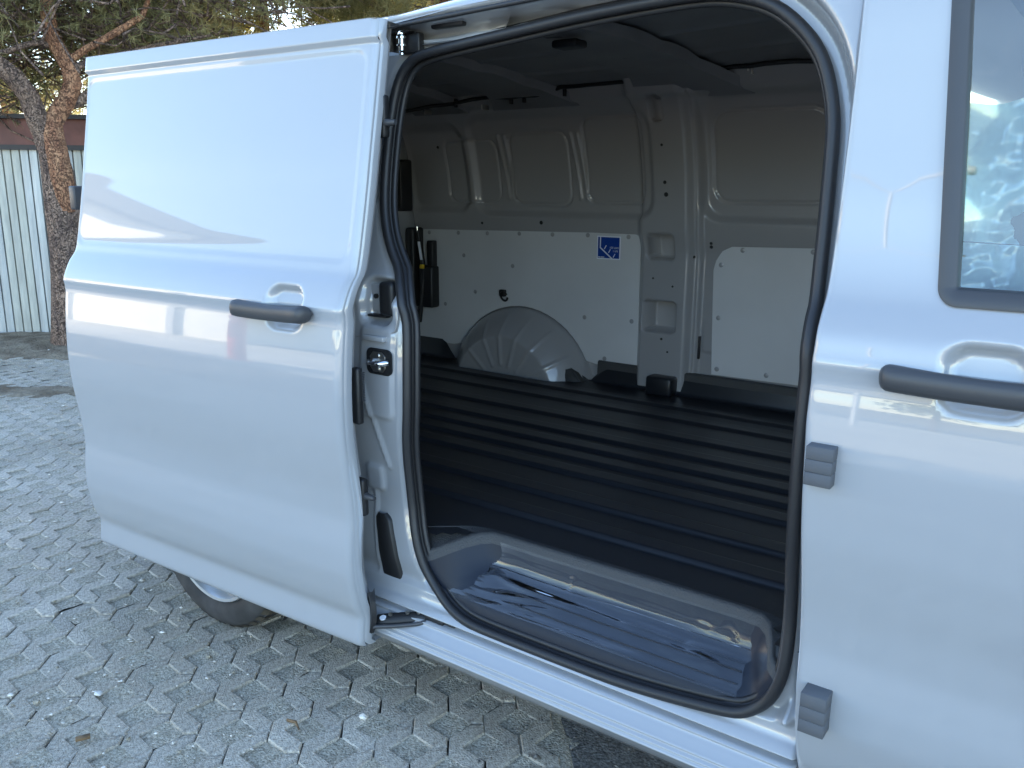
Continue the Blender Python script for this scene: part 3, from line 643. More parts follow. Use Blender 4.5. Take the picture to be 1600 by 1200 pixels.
# step well: rim, riser, tread
RIML = [(.046, .066, .474), (.062, .068, .480), (.085, .072, .490), (.150, .125, .522), (.185, .152, .534), (.215, .166, .538), (.26, .168, .538), (.45, .168, .538), (.70, .168, .539), (.90, .166, .540), (.945, .160, .540), (.968, .142, .536), (.985, .11, .52), (.998, .076, .50), (1.015, .068, .480)]
TRD = [(.125, .062, .388), (.150, .064, .396), (.190, .070, .412), (.235, .104, .437), (.255, .126, .448), (.272, .136, .452), (.30, .138, .453), (.45, .138, .453), (.70, .138, .453), (.88, .137, .453), (.915, .132, .450), (.935, .116, .443), (.952, .09, .425), (.968, .064, .398), (.99, .062, .388)]
def prof(p, t):
    x, y, z = p; ix = max(-1, min(1, (t[0]-x)*14)) if abs(t[0]-x) > .03 else (t[0]-x)*6
    return [(x-ix*.05, y+.035, .535), (x-ix*.006, y+.012, z+.004), (x, y+.004, z+.006), (x+ix*.005, y-.004, z+.001), (x+ix*.009, y-.008, z-.016), (x+ix*.012, y-.010, z-.020)]
rows('step_rim', [prof(p, t) for p, t in zip(RIML, TRD)], RIM_, van, angle=60)
def stepcol(p, t):
    a = Vector(prof(p, t)[-1]); b = Vector(t); f = Vector((t[0]*.96+.02, .060, .384)); o = []
    for k in (0, .25, .5, .75): q_ = a.lerp(b, k); q_.z -= .016*math.sin(math.pi*k); o.append(tuple(q_))
    for k in (0, .3, .65, 1): o.append(tuple(b.lerp(f, k)))
    return o+[(f.x, .060, .345)]
stp = rows('side_step', [stepcol(p, t) for p, t in zip(RIML, TRD)], STEP, van, angle=70)
rows('floor_pan', [[(x, y, .325) for y in (ya, .6, 1.2, 1.95)] for x, ya in ((-1.62, .40), (-1.4, .25), (-1.15, .12), (-.3, .075), (1.12, .075))], BLACK, van)
rows('sill_inner', [[(x, .068, z) for z in (.32, .35)] for x in (-.2, .4, 1.12)], BLACK, van)
for yy, zz in ((.118, .4455), (.098, .4365), (.078, .4165), (.062, .3985)): tube('tread_rib', [(.34, yy, zz), (.93, yy, zz)], .0018, STEP, stp, 6)
tube('step_trim', [(x, .064, .372) for x in np.linspace(.22, .93, 8)], .004, PLASTIC, stp, 6)
# roof from below: skin, bows, cable loom
RX = [REAR, REAR+.05, -1.5, -1.35, -1.2, -1, -.4, -.1, .15, .5, .9, 1.2]; RDZ = [.05, .03, .024, .022, .022, .02, .018, .012, -.008, -.02, -.028, -.03]
def ceil(X, Y):
    z = np.interp(Y, [p[0] for p in ROOFS], [p[1] for p in ROOFS])-np.interp(X, RX, RDZ)-.030
    for y0 in (.55, .85, 1.2, 1.5): z = z-.006*ss(np.abs(Y-y0)-.02, .02)
    return z
hf('roof_inner', lines(REAR+.02, 1.12, .05), lines(.16, 1.83, .012), ceil, ROOFIN, van, axis='z', flip=False, keep=lambda x, y: y > .17+.26*np.clip((REAR+.6-x)/.55, 0, 1)**2)
def bow(x0, x1, dz, slots=True):
    rws = []
    for y in np.linspace(.20, 1.80, 17):
        e = max(0, (abs(y-1.0)-.52)/.30); sp = 1+.9*e*e; c = (x0+x1)/2; h = (x1-x0)/2*sp; zt = float(ceil(np.array(c), np.array(y)))+.004-.03*e*e
        rws.append([(c-h-.02, y, zt), (c-h, y, zt-dz), (c+h, y, zt-dz), (c+h+.02, y, zt)])
    o = rows('roof_bow', rws, ROOFIN, van, angle=25)
    return o
for x0, x1 in ((-.93, -.66), (-1.45, -1.25), (-.20, .10), (.72, .95)):
    o = bow(x0, x1, .032)
    if x0 > -.5:
        for k in range(4):
            xx = (x0+x1)/2-.06+.03*(k % 2); y = .55+.25*k; zz = float(ceil(np.array((x0+x1)/2), np.array(y)))+.004-.0325
            pymesh('bow_slot', [(xx, y, zz), (xx+.055, y+.01, zz), (xx+.055, y+.035, zz), (xx, y+.025, zz)], [(0, 1, 2, 3)], BLACK, o, False)
box('roof_lamp_socket', (-.05, .80, 1.838), (.04, .87, 1.862), BLACK, van, .008)
cl = [(-1.517, 1.685, 1.783), (-1.309, 1.685, 1.794), (-1.075, 1.685, 1.813), (-0.857, 1.685, 1.815), (-0.719, 1.685, 1.813), (-0.588, 1.685, 1.839), (-0.461, 1.685, 1.842), (-0.37, 1.685, 1.841), (-0.341, 1.685, 1.8639999999999999), (-0.224, 1.685, 1.856), (-0.125, 1.685, 1.848), (-0.059, 1.685, 1.8659999999999999), (0.047, 1.685, 1.867), (0.175, 1.685, 1.862), (0.295, 1.685, 1.8659999999999999), (0.501, 1.685, 1.8639999999999999), (0.9, 1.685, 1.8639999999999999)]
loom = tube('cable_loom', [(p[0], p[1], min(p[2], float(ceil(np.array(p[0]), np.array(p[1])))-.006)) for p in [tuple(np.array(a)*(1-t)+np.array(b)*t+np.array([0, 0, .004*math.sin(9*(a[0]+t))])) for a, b in zip(cl, cl[1:]) for t in (0, .5)]], .009, BLACK, van, 7)
for x, z in ((-1.18, 1.80), (-.86, 1.80), (-.79, 1.803), (-.58, 1.818)): box('loom_clip', (x, 1.684, z-.016), (x+.011, 1.70, z+.022), BLACK, loom, .002)
for x, z in ((-1.38, 1.775), (-1.03, 1.782), (-.255, 1.832), (.22, 1.862), (.235, 1.85)): box('weld_stud', (x, 1.70, z-.012), (x+.005, 1.75, z+.010), ZINC, van, .001)

# ------------------------------------------------------------------ loose film lying in the step well
FOLDS = [(.02, .30, .98, .31, .004, .006), (.0, .36, .42, .62, .005, .006), (.02, .44, .50, .58, .004, .005), (.10, .62, .48, .66, .005, .005), (.15, .85, .45, .70, .005, .006), (.35, .52, .75, .66, .004, .007), (.05, .70, .30, .72, .004, .005), (.55, .40, .95, .72, .006, .010), (.70, .60, .92, .80, .004, .006), (.80, .45, .97, .85, .006, .007), (.60, .74, .82, .82, .003, .004), (.03, .95, .95, .96, .003, .004), (.30, .10, .34, .28, .003, .004), (.78, .04, .86, .26, .003, .004), (.86, .05, .95, .25, .004, .004)]
n1, n2 = 260, 90; V = []
for i in range(n1):
    for j in range(n2):
        s, t = i/(n1-1), j/(n2-1)
        xa = .252-.10*t*t+.02*noise2((t, 0, 0), 5); xb = .945+.012*noise2((0, t, 0), 6, 2)-.012*t
        x = xa+(xb-xa)*s
        if t < .3: k = t/.3; y, z = .154-.014*k, .524-.064*k-.012*math.sin(math.pi*k)
        else: k = (t-.3)/.7; y, z = .140-.082*k, .462-.070*k
        h = .0012+.0016*noise2((x*1.1, t*4, 0), 4, 1)
        for (s0, t0, s1, t1, am, wd) in FOLDS:
            ds, dt = (s1-s0)*.75, (t1-t0)*.13; qs, qt = (s-s0)*.75, (t-t0)*.13
            kk = max(0, min(1, (qs*ds+qt*dt)/(ds*ds+dt*dt))); dd = math.hypot(qs-kk*ds, qt-kk*dt-.006*math.sin(kk*5+s0*9))
            h += am*math.exp(-(dd/(wd*1.5))**2)*math.sin(math.pi*kk)
        edge = math.exp(-(s/.16)**2)+.9*math.exp(-((s-1)/.10)**2)
        h += edge*.011*(.5+.5*noise2((x*3.2+t, t*1.6, 0), 3.0, 6))
        h *= .58; z += max(h, .0006)+.0030; y -= h*.5
        V.append((x, y, z))
film = npmesh('plastic_film', V, quads(n1, n2), FILM, None, smooth=True)
tag(film, 'crumpled clear plastic film lying in the side step of the van', 'film')

# ------------------------------------------------------------------ ground
gr = pymesh('ground', [(-900, -900, -.07), (900, -900, -.07), (900, 900, -.07), (-900, 900, -.07)], [(0, 1, 2, 3)], DIRT, None, False); tag(gr, kind='structure')
e0, e1 = Vector((.348, .297)), Vector((.504, .112)); ed = (e1-e0).normalized()
def eline(t): p = e0+ed*t; return (p.x, p.y)
pa = eline(-8); pb_ = eline(4.2)
asph = pymesh('asphalt', [(pa[0], pa[1], -.006), (pb_[0], pb_[1], -.006), (-9, -3.2, -.006), (-70, -14, -.006), (-70, -60, -.006), (60, -60, -.006), (60, 20, -.006)], [(0, 1, 2, 3, 4, 5, 6)], ASPH, None, False); tag(asph, kind='structure')
bed = pymesh('pavement', [(pa[0], pa[1], -.028), (-9.5, pa[1], -.028), (-9.5, -3.4, -.028), (pb_[0], pb_[1], -.028)], [(0, 1, 2, 3)], BED, None, False); tag(bed, kind='structure')
en_ = Vector((-ed.y, ed.x)); en_ = en_ if en_.x < 0 else -en_
rws = []
for t in np.linspace(-6, 4, 160):
    p = e0+ed*t; w0 = .004*math.sin(t*23)+.003*math.sin(t*57)
    rws.append([(p.x+en_.x*o, p.y+en_.y*o, z) for o, z in ((-.012+w0, -.007), (-.002+w0, -.003), (.012+w0, -.0035), (.05, -.006), (.14, -.010))])
tag(rows('edging', rws, FILL, bed, angle=80), kind='stuff')

PP, TH = .135, R(-5); s_ = .0275; g_ = .0026
def chev():
    p = PP
    return [(s_+g_*.4-g_*0+.0015, -s_+.0015+g_*0), (p-s_-g_*.2, -s_+.0004), (p-g_, 0), (p-s_-g_*.2, s_-.0004), (s_-.0004, s_-.0004), (s_-.0004, p-s_-g_*.2), (0, p-g_), (-s_+.0004, p-s_-g_*.2), (-s_+.0015, s_+g_*.4)]
def paver_mesh(k):
    bm = bmesh.new(); vs = [bm.verts.new((u+random.uniform(-.0012, .0012), v+random.uniform(-.0012, .0012), -.05)) for u, v in chev()]; f = bm.faces.new(vs)
    if f.normal.z < 0: f.normal_flip()
    r = bmesh.ops.extrude_face_region(bm, geom=[f]); top = [q_ for q_ in r['geom'] if isinstance(q_, bmesh.types.BMFace)][0]
    for v in [q_ for q_ in r['geom'] if isinstance(q_, bmesh.types.BMVert)]: v.co.z = 0
    bmesh.ops.bevel(bm, geom=list(top.edges), offset=.0032, segments=1, affect='EDGES')
    for fc in [f_ for f_ in bm.faces if f_.calc_center_median().z < -.049]: bm.faces.remove(fc)
    bmesh.ops.recalc_face_normals(bm, faces=bm.faces)
    me = bpy.data.meshes.new('paver'); bm.to_mesh(me); bm.free(); me.materials.append(CONC); return me
PM = [paver_mesh(k) for k in range(5)]
ca, sa = math.cos(TH), math.sin(TH)
cand = []
def proj(P):
    d = Vector(P)-CAM; z = d.dot(fw)
    return (800+1324.17*d.dot(rt)/z, 600-1324.17*d.dot(up)/z, z) if z > .2 else None
def hidden(u, v):
    # behind the slid door, the sill or the body
    if 160 < u < 566 and v < 845+.42*(u-165)-25 and not (275 < u < 420 and v > 9999): return True
    if u >= 566 and v < 965+.455*(u-585): return True
    return False
E_n = Vector((-ed.y, ed.x))
if E_n.x > 0: E_n = -E_n
fd_ = Vector((.747, .664))
for i in range(-55, 12):
    for j in range(-26, 24):
        x = -.0+PP*(i*ca-j*sa)-.133+.0675; y = PP*(i*sa+j*ca)+.016
        if (Vector((x, y))-e0).dot(E_n) < .10 or y < -3.0 or y > 3.6: continue
        dist = (Vector((x, y))-Vector((-7.5, 2.2))).dot(Vector((.664, -.747)))
        if dist < 1.4 or (2.5 < dist < 2.75): continue
        pr = proj((x, y, 0)); vis = pr and -60 < pr[0] < 1100 and -50 < pr[1] < 1260 and not hidden(pr[0], pr[1])
        cand.append((0 if vis else 1, pr[2] if pr else 99, x, y, dist))
cand.sort()
rest = []
for n, (h_, dpt, x, y, dist) in enumerate(cand):
    rz = TH+random.gauss(0, .012); tz = random.gauss(0, .0016)-(.001 if dist > 2.3 else .004); rx, ry = random.gauss(0, .0045), random.gauss(0, .0045)
    Mx = Matrix.Translation((x, y, tz)) @ Matrix.Rotation(rz, 4, 'Z') @ Matrix.Rotation(rx, 4, 'X') @ Matrix.Rotation(ry, 4, 'Y')
    if h_ == 0 and n < 300:
        o = bpy.data.objects.new('paver', PM[n % 5]); COL.objects.link(o); o.parent = bed; o.matrix_local = Mx
    else: rest.append((Mx, PM[n % 5]))
V, F3, off = [], [], 0
for Mx, me in rest:
    V += [tuple(Mx @ v.co) for v in me.vertices]; F3 += [tuple(off+k for k in p.vertices) for p in me.polygons]; off += len(me.vertices)
o = pymesh('far_pavers', V, F3, CONC, bed, False); tag(o, kind='stuff')
# grit: small pale and dark chips
def chips(name, n, m, smin, smax, area, flat=.5):
    V, F, off = [], [], 0
    for _ in range(n):
        t = RNG.random()**1.6; ang = RNG.uniform(-.02, .62)
        dpt = .9+7.5*t; base = CAM+(-Vector((math.cos(ang), -math.sin(ang)*1.0, 0)))*dpt
        x, y = base.x, base.y
        if area == 'asph':
            x, y = RNG.uniform(.3, 1.5), RNG.uniform(-1.2, .35)
        s = RNG.uniform(smin, smax)*(1 if RNG.random() < .9 else 1.9); a = RNG.random(6)*.6+.6
        ax = Matrix.Rotation(RNG.random()*6.28, 3, 'Z') @ Matrix.Rotation(RNG.normal()*.25, 3, 'X')
        P = [Vector((s*a[0], 0, 0)), Vector((0, s*.7*a[1], 0)), Vector((-s*a[2], 0, 0)), Vector((0, -s*.7*a[3], 0)), Vector((0, 0, s*flat*a[4])), Vector((0, 0, -s*flat*.5))]
        V += [tuple(Vector((x, y, .001+s*.1)) + ax @ p) for p in P]
        for k in range(4): F += [(off+k, off+(k+1) % 4, off+4), (off+(k+1) % 4, off+k, off+5)]
        off += 6
    return npmesh(name, V, F, m, None)
V, F, off = [], [], 0
for h_, dpt, x, y, dist in cand:
    cx = x+(PP/2)*(ca-sa); cy = y+(PP/2)*(sa+ca); n = 7; q_ = [random.uniform(-.009, .0) for _ in range(4)]; q_[0] -= .004
    for i in range(n):
        for j in range(n):
            u, v = (i/(n-1)-.5)*.088, (j/(n-1)-.5)*.088; a_, b_ = i/(n-1), j/(n-1)
            z = (q_[0]*(1-a_)*(1-b_)+q_[1]*a_*(1-b_)+q_[2]*(1-a_)*b_+q_[3]*a_*b_)+random.uniform(-.0022, .0022)
            V.append((cx+u*ca-v*sa, cy+u*sa+v*ca, z))
    F += [tuple(off+k for k in (i*n+j, (i+1)*n+j, (i+1)*n+j+1, i*n+j+1)) for i in range(n-1) for j in range(n-1)]; off += n*n
tag(npmesh('grit_fill', V, F, FILL, bed, smooth=False), kind='stuff')
tag(chips('pale_grit', 1500, CHIP, .003, .010, 'pav', .35), 'small pale stone chips scattered over the pavers', kind='stuff')
tag(chips('dark_grit', 900, FILL, .003, .009, 'pav'), 'small dark grit scattered over the pavers', kind='stuff')
tag(chips('asphalt_grit', 900, ASPH, .003, .009, 'asph'), 'loose dark grit on the asphalt', kind='stuff')
def stone(loc, s, m, name, lb, cat, sc=(1, .8, .6)):
    bm = bmesh.new(); bmesh.ops.create_icosphere(bm, subdivisions=2, radius=s)
    for v in bm.verts:
        k = 1+.35*mn.noise(v.co*(2.2/s)+Vector(loc)*9); v.co = Vector((v.co.x*sc[0]*k, v.co.y*sc[1]*k, v.co.z*sc[2]*k))
    me = bpy.data.meshes.new(name); bm.to_mesh(me); bm.free(); o = link(name, me, m, None, loc); tag(o, lb, cat); return o
stone((-.064, -.050, .002), .014, CHIP, 'white_stone', 'white pebble in a paver hole beside the lower end of the slid door', 'stone')
stone((-.75, -.43, .004), .012, CHIP, 'white_stone', 'flat white stone chip lying on the pavers below the rear wheel', 'stone', (1.2, .9, .4))
def twig(p, q, r, lb):
    o = tube('twig', [p, tuple((Vector(p)+Vector(q))/2+Vector((.004, .006, .006))), q], [r, r*1.1, r*.6], CHIPD, None, 6); tag(o, lb, 'twig'); return o
twig((-.215, -.19, .006), (-.155, -.20, .007), .004, 'dark brown twig lying in a paver hole in front of the slid door')
wc = box('wood_chip', (-.60, -.57, .003), (-.565, -.555, .011), CHIPD, None, .001, rot=Matrix.Rotation(1.1, 3, 'Z')); tag(wc, 'small flat wood chip lying on the pavers near the rear wheel', 'wood chip')

# ------------------------------------------------------------------ shed of corrugated sheets behind the pines
FB = Vector((-7.51, 2.208, 0)); FD = Vector((.747, .664, 0)); FN = Vector((.664, -.747, 0))
shed = tag(empty('corrugated_shed', FB), 'low shed of galvanised corrugated sheets with a brown fascia', 'shed')
def corr(t0, t1, h0, h1, m):
    P = .08; prof = []; t = t0
    while t < t1-1e-6:
        for u, d in ((0, .0), (.006, .0), (.010, .034), (.040, .038), (.076, .034), (.080, .0)): prof.append((min(t+u, t1), d))
        t += P
    rws = [[FD*u+FN*d+Vector((0, 0, h)) for u, d in prof] for h in (h0, (h0+h1)/2, h1)]
    return rows('corrugated_sheet', rws, m, shed, smooth=False, flip=False)
SH = 1.775
k = 0
for t in np.arange(-5.12, 8.9, .24): corr(t, t+.24, .0+random.uniform(-.02, .01), SH, GALVY if k % 3 == 1 else GALV); k += 1
def fbox(name, t0, t1, d0, d1, z0, z1, m, pr=shed):
    v = [FD*t+FN*d+Vector((0, 0, z)) for z in (z0, z1) for t, d in ((t0, d0), (t1, d0), (t1, d1), (t0, d1))]
    return pymesh(name, v, [(0, 1, 2, 3)[::-1], (4, 5, 6, 7), (0, 1, 5, 4), (1, 2, 6, 5), (2, 3, 7, 6), (3, 0, 4, 7)], m, pr, False)
fbox('fascia', -5.1, 9, -.05, .06, SH-.02, SH+.245, BROWN); fbox('fascia_foot', -5.1, 9, .0, .075, SH-.035, SH+.01, DKROOF); fbox('roof', -5.3, 9.2, -3.2, .12, SH+.245, SH+.285, DKROOF)
fbox('rear_wall', -5.1, 9, -3.1, -3.0, 0, SH+.24, GALV); fbox('end_wall', 8.9, 9, -3.0, -.06, 0, SH+.24, GALV); fbox('end_wall', -5.1, -5.0, -3.0, -.06, 0, SH+.24, GALV)
# dirt banks at the foot of the shed and across the pavers
def bank(name, d0, d1, hgt, lb):
    V = []; n1, n2 = 140, 16
    for i in range(n1):
        for j in range(n2):
            t = -5.0+11.0*i/(n1-1); u = j/(n2-1); d = d0+(d1-d0)*u+.10*noise2((t, d0, 0), 1.3, 1)*(1 if 0 < j < n2-1 or d0 > .3 or j else 0)
            p = FB+FD*t+FN*d; V.append((p.x, p.y, -.012+hgt*math.sin(math.pi*u)**.7*(.6+.6*noise2((p.x, p.y, 0), 2.5, 2))+.012*noise2((p.x, p.y, 0), 9, 3)))
    o = npmesh(name, V, quads(n1, n2, 0, True), DIRT, None, smooth=True); tag(o, kind='structure')
bank('dirt_strip', .0, 1.5, .05, ''); bank('dirt_strip', 2.35, 2.85, .03, '')

# ------------------------------------------------------------------ pines
def needles(cl, n, ln, m, name, parent, per=18, wd=.0045, up_=.25):
    cl = np.array(cl, float); wgt = cl[:, 3]*cl[:, 4]*cl[:, 5]; wgt = wgt**.8/np.sum(wgt**.8)
    idx = RNG.choice(len(cl), n, p=wgt); d = RNG.normal(size=(n, 3)); d /= np.linalg.norm(d, axis=1)[:, None]
    r = RNG.random(n)**.42; C = cl[idx, :3]+d*r[:, None]*cl[idx, 3:6]
    ax = d+np.array([0, 0, up_])+RNG.normal(size=(n, 3))*.5; ax /= np.linalg.norm(ax, axis=1)[:, None]
    nd = np.repeat(ax, per, 0)*.55+RNG.normal(size=(n*per, 3))*.55; nd /= np.linalg.norm(nd, axis=1)[:, None]
    base = np.repeat(C, per, 0)+np.repeat(ax, per, 0)*(RNG.random((n*per, 1))*.12)
    L = ln*(.6+.7*RNG.random((n*per, 1))); sd_ = np.cross(nd, RNG.normal(size=(n*per, 3))); sd_ /= np.linalg.norm(sd_, axis=1)[:, None]+1e-9
    V = np.stack([base-sd_*wd, base+sd_*wd, base+nd*L], 1).reshape(-1, 3); F = np.arange(len(V)).reshape(-1, 3)
    return npmesh(name, V, F, m, parent), C
def twigs(C, hubs, parent, k, m):
    out = []
    for c in C[RNG.choice(len(C), min(k, len(C)), replace=False)]:
        c = Vector(c); d = Vector(RNG.normal(size=3)); d.z = d.z*.5+.15; d.normalize(); L = RNG.uniform(.2, .75)
        tube('', [c-d*L, c-d*L*.5+Vector(RNG.normal(size=3))*.05, c, c+d*L*.35+Vector(RNG.normal(size=3))*.05], [.011, .008, .006, .002], m, join=out, n=5)
    V, F, off = [], [], 0
    for rws in out:
        n = len(rws[0]); V += [tuple(p) for r in rws for p in r]
        for i in range(len(rws)-1):
            for j in range(n): kk = (j+1) % n; F.append((off+i*n+j, off+(i+1)*n+j, off+(i+1)*n+kk, off+i*n+kk))
        off += len(rws)*n
    return tag(npmesh('twigs', V, F, m, parent, smooth=True), kind='stuff')
fh = Vector((fw.x, fw.y, 0)).normalized()
def unp(u, v, H):
    r = fw+rt*((u-800)/1324.17)-up*((v-600)/1324.17); return CAM+r*(H/r.dot(fh))

# the forked pine beside the shed, limbs as they stand
TB = unp(116, 560, 7.72); TB = Vector((TB.x, TB.y, 0))
pine = tag(empty('pine_tree', TB), 'forked pine with orange-brown bark in front of the corrugated shed', 'tree')
def loc_(P): return [tuple(Vector(p)-TB) for p in P]
D0 = 7.72
def limb(px, rad, m, name, dd=None):
    dd = dd or [0]*len(px)
    return tube(name, loc_([unp(u, v, D0+e) for (u, v), e in zip(px, dd)]), rad, m, pine, 12)
limb([(117, 600), (116, 560), (112, 470), (108, 400), (99, 330), (90, 270), (82, 238), (70, 210), (58, 185), (45, 150), (22, 120), (-15, 92), (-60, 60), (-110, 0)], [.22, .20, .17, .155, .15, .135, .115, .10, .093, .085, .08, .075, .07, .05], BARK, 'trunk', [0, 0, 0, 0, 0, 0, 0, -.02, -.05, -.1, -.2, -.3, -.4, -.5])
limb([(104, 330), (97, 280), (90, 240), (84, 212), (82, 192), (92, 175), (106, 156), (114, 130), (108, 105), (95, 82), (82, 60), (76, 30), (71, -5), (66, -60), (70, -160)], [.09, .095, .09, .085, .082, .08, .078, .075, .07, .066, .064, .06, .058, .052, .03], BARKO, 'limb', [-.04, -.07, -.07, -.05, 0, .05, .08, .1, .1, .1, .1, .1, .1, .1, .1])
limb([(104, 165), (122, 160), (138, 150), (165, 130), (220, 110)], [.05, .045, .045, .04, .03], BARK, 'limb', [.1, .12, .15, .3, .5])
limb([(115, 90), (135, 76), (165, 60), (195, 42), (222, 25), (230, 5), (245, -20)], [.032, .03, .03, .028, .026, .022, .015], BARKO, 'limb', [.1, .1, .15, .2, .3, .4, .5])
limb([(120, 105), (140, 95), (190, 85), (250, 70), (330, 55)], [.03, .028, .025, .022, .012], BARK, 'limb', [.1, .2, .3, .5, .7])
limb([(80, 72), (60, 66), (40, 70), (10, 80), (-30, 86)], [.028, .026, .024, .022, .015], BARK, 'limb', [.1, 0, -.1, -.2, -.3])
cl = [(*(unp(u, v, D0+e)-TB), a, a, b) for u, v, e, a, b in ((60, 60, .6, .55, .4), (20, 20, .3, .6, .45), (130, 30, .5, .6, .35), (200, 40, .7, .6, .3), (-40, 30, 0, .6, .5), (60, -40, .3, .9, .5), (180, -50, .6, .9, .5), (300, 0, .9, .6, .35), (70, 130, .7, .35, .25), (20, 160, .6, .4, .22), (-60, 120, .2, .5, .4), (0, -160, .4, 1.2, .8), (160, -180, .6, 1.2, .8), (-180, -80, 0, 1.0, .8), (140, 95, .6, .3, .2), (360, -60, 1., .8, .5), (100, 60, 1.1, .5, .4))]
cr, C = needles(cl, 2800, .10, NEED1, 'crown', pine, per=20)
hubs = loc_([unp(u, v, D0+.2) for u, v in ((70, 20), (100, 90), (20, 120), (40, 68), (170, 58), (225, 20), (-40, 80), (190, 88), (66, -60), (160, 130), (300, 62), (70, -160), (-110, 0))])
twigs(C, hubs, pine, 1300, BARK)
# pines behind the shed
def bpine(name, lb, u, dep, topv, botv, wid, m, n, trunk=.14, grp=None, lean=0, dens=1.05):
    P = unp(u, 300, dep); base = Vector((P.x, P.y, 0)); T = tag(empty('pine_tree', base), lb, 'tree', grp)
    zt = unp(u, topv, dep).z; zb = unp(u, botv, dep).z; tr = []
    for t in np.linspace(0, 1, 8): tr.append((lean*t*t+.12*math.sin(t*5+u), .1*math.sin(t*4+dep), zt*t*.97))
    tube('trunk', tr, [trunk*(1-.75*t) for t in np.linspace(0, 1, 8)], BARKO, T, 10)
    cl = []
    for k in range(22):
        t = RNG.random(); z = zb+(zt-zb)*t; r = wid*(1-.55*t)*RNG.uniform(.3, 1); a = RNG.random()*6.28
        s = wid*RNG.uniform(.24, .42); cl.append((r*math.cos(a)+lean*t*t, r*math.sin(a), z, s, s, s*.6))
    cr, C = needles(cl, int(n*dens), .13, m, 'crown', T, per=16, wd=.007)
    twigs(C, [tr[k] for k in range(2, 8)]+[(c[0]*.5, c[1]*.5, c[2]-.15) for c in cl], T, 420, BARK)
    for c in cl[:10]: pass
    return T
bpine('p', 'slender pine with orange trunk just behind the shed beside the forked pine', 262, 11.5, -330, 110, 1.7, NEED1, 2600, .11)
bpine('p', 'yellow-green pine rising behind the middle of the slid door', 430, 13.5, -420, 150, 2.3, NEED2, 3200, .16)
bpine('p', 'yellow-green pine whose lit crown ends where the roof of the van starts', 560, 15, -260, 140, 1.7, NEED2, 2600, .14, dens=1.3)
bpine('p', 'dark pine standing behind the shed at the left of the forked pine', 20, 13, -420, 170, 2.1, NEED1, 3000, .16, dens=.7)
bpine('p', 'dark green pine behind the shed between two yellow-green pines', 345, 14.5, -380, 120, 2.0, NEED1, 2600, .15)
bpine('p', 'small thin pine seen above the roof edge of the van', 655, 19, -60, 60, 1.0, NEED1, 1100, .09)
bpine('p', 'unseen tall pine added behind the cargo bay of the van to shade the ground', 700, 11.5, -520, 60, 2.4, NEED1, 3000, .17, dens=3.6)  # this and the next two: added behind the van to keep sun off the ground
bpine('p', 'unseen tall pine added behind the cab of the van to shade the ground', 860, 13.0, -560, 40, 2.4, NEED1, 3000, .17, dens=3.6)
bpine('p', 'unseen wide crowned pine added farthest behind the van to shade the ground', 760, 16.0, -560, 0, 2.8, NEED1, 3000, .19, dens=3.6)
bpine('p', 'broad pine at the far left end of the shed', -190, 11.5, -500, 150, 2.3, NEED1, 3000, .17)

# ------------------------------------------------------------------ across the yard, behind the camera (mirrored in the paint)
hall = tag(empty('cream_hall', (-30, -16, 0)), 'long cream hall across the yard mirrored in the slid door', 'building')
hd = Vector((-.92, .392, 0)); hn = Vector((.392, .92, 0)); H0 = Vector((16.2, 4.0, 0))
def hbox(name, t0, t1, d0, d1, z0, z1, m):
    v = [H0+hd*t+hn*d+Vector((0, 0, z)) for z in (z0, z1) for t, d in ((t0, d0), (t1, d0), (t1, d1), (t0, d1))]
    return pymesh(name, v, [(0, 1, 2, 3), (4, 5, 6, 7)[::-1], (0, 1, 5, 4)[::-1], (1, 2, 6, 5)[::-1], (2, 3, 7, 6)[::-1], (3, 0, 4, 7)[::-1]], m, hall, False)
hbox('wall', 0, 46, -9, 0, 0, 4.75, CREAM); hbox('roof_edge', -.2, 46.2, -9.2, .2, 4.75, 4.92, DKROOF)
for k in range(14): hbox('downpipe', 1.6+3.2*k, 1.8+3.2*k, -.1, .16, 0, 2.2, GREYW)
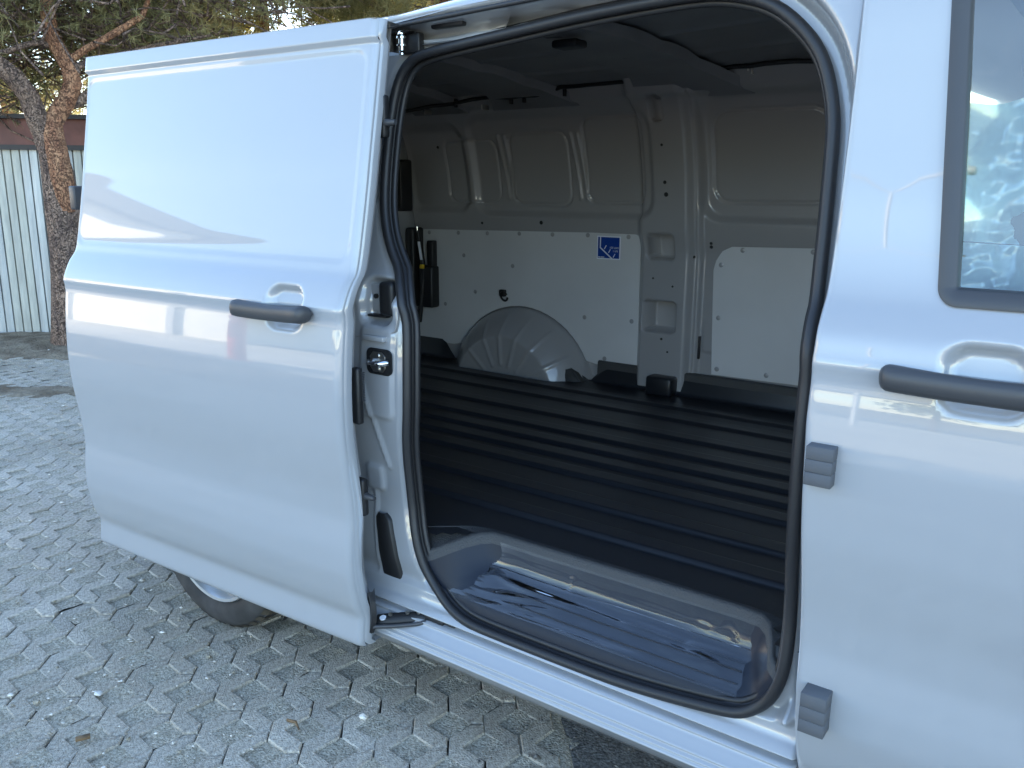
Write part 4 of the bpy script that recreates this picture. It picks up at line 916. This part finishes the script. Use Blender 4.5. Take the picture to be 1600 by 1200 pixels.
def lamp(x, y, h, lb):
    T = tag(empty('street_lamp', (x, y, 0)), lb, 'street lamp')
    tube('post', [(0, 0, 0), (0, 0, h*.5), (0, 0, h)], [.09, .07, .05], POLE, T, 10)
    for s in (-1, 1):
        tube('arm', [(0, 0, h), (s*.6, .1, h+.3), (s*1.2, .15, h+.38)], .03, POLE, T, 8)
        box('lamp_head', (s*1.2-.3+.2*s, .07, h+.33), (s*1.2+.3+.2*s, .23, h+.43), POLE, T, .04)
lamp(-3.3, -19, 6.2, 'grey street lamp with two heads across the yard')
for k, (x, y, hh) in enumerate(((-4.5, -38, 5.5), (1.5, -42, 7.5), (6, -40, 6.5), (11, -37, 7.5), (17, -39, 6), (24, -38, 8))):
    T = tag(empty('pine_tree', (x, y, 0)), 'dark pine in the far row across the yard behind the camera', 'tree', 'pines in the row across the yard')
    tube('trunk', [(0, 0, 0), (.1, 0, hh*.5), (0, .1, hh*.9)], [.2, .15, .05], BARK, T, 8)
    cl = [(RNG.normal()*.9, RNG.normal()*.9, hh*(.35+.6*RNG.random()), 1.0, 1.0, .7) for _ in range(14)]
    needles(cl, 700, .4, NEED1, 'crown', T, per=12, wd=.03)
yard = pymesh('concrete_yard', [(-60, -37, -.002), (50, -37, -.002), (50, -5.2, -.002), (-14, -5.2, -.002), (-60, 4, -.002)], [(0, 1, 2, 3, 4)], YARD, None, False); tag(yard, kind='structure')
for k in range(8):
    o = pymesh('lane_line', [(-34+7*k, -9.2-.4*k*0, .002), (-30+7*k, -9.2, .002), (-30+7*k, -9.05, -.002), (-34+7*k, -9.05, -.002)], [(0, 1, 2, 3)], LINE, yard, False)
o = pymesh('lane_line', [(-40, -7.4, .002), (40, -7.4, .002), (40, -7.28, .002), (-40, -7.28, .002)], [(0, 1, 2, 3)], LINE, yard, False)

bo = tube('bollard', [(0, 0, 0), (0, 0, .03), (0, 0, .032), (0, 0, .6), (0, 0, 1.2), (0, 0, 1.27), (0, 0, 1.30)], [.2, .2, .13, .13, .13, .10, .03], RED, None, 20, loc=(-7.1, -6.1, 0)); tag(bo, 'red steel bollard across the yard mirrored in the slid door', 'bollard')
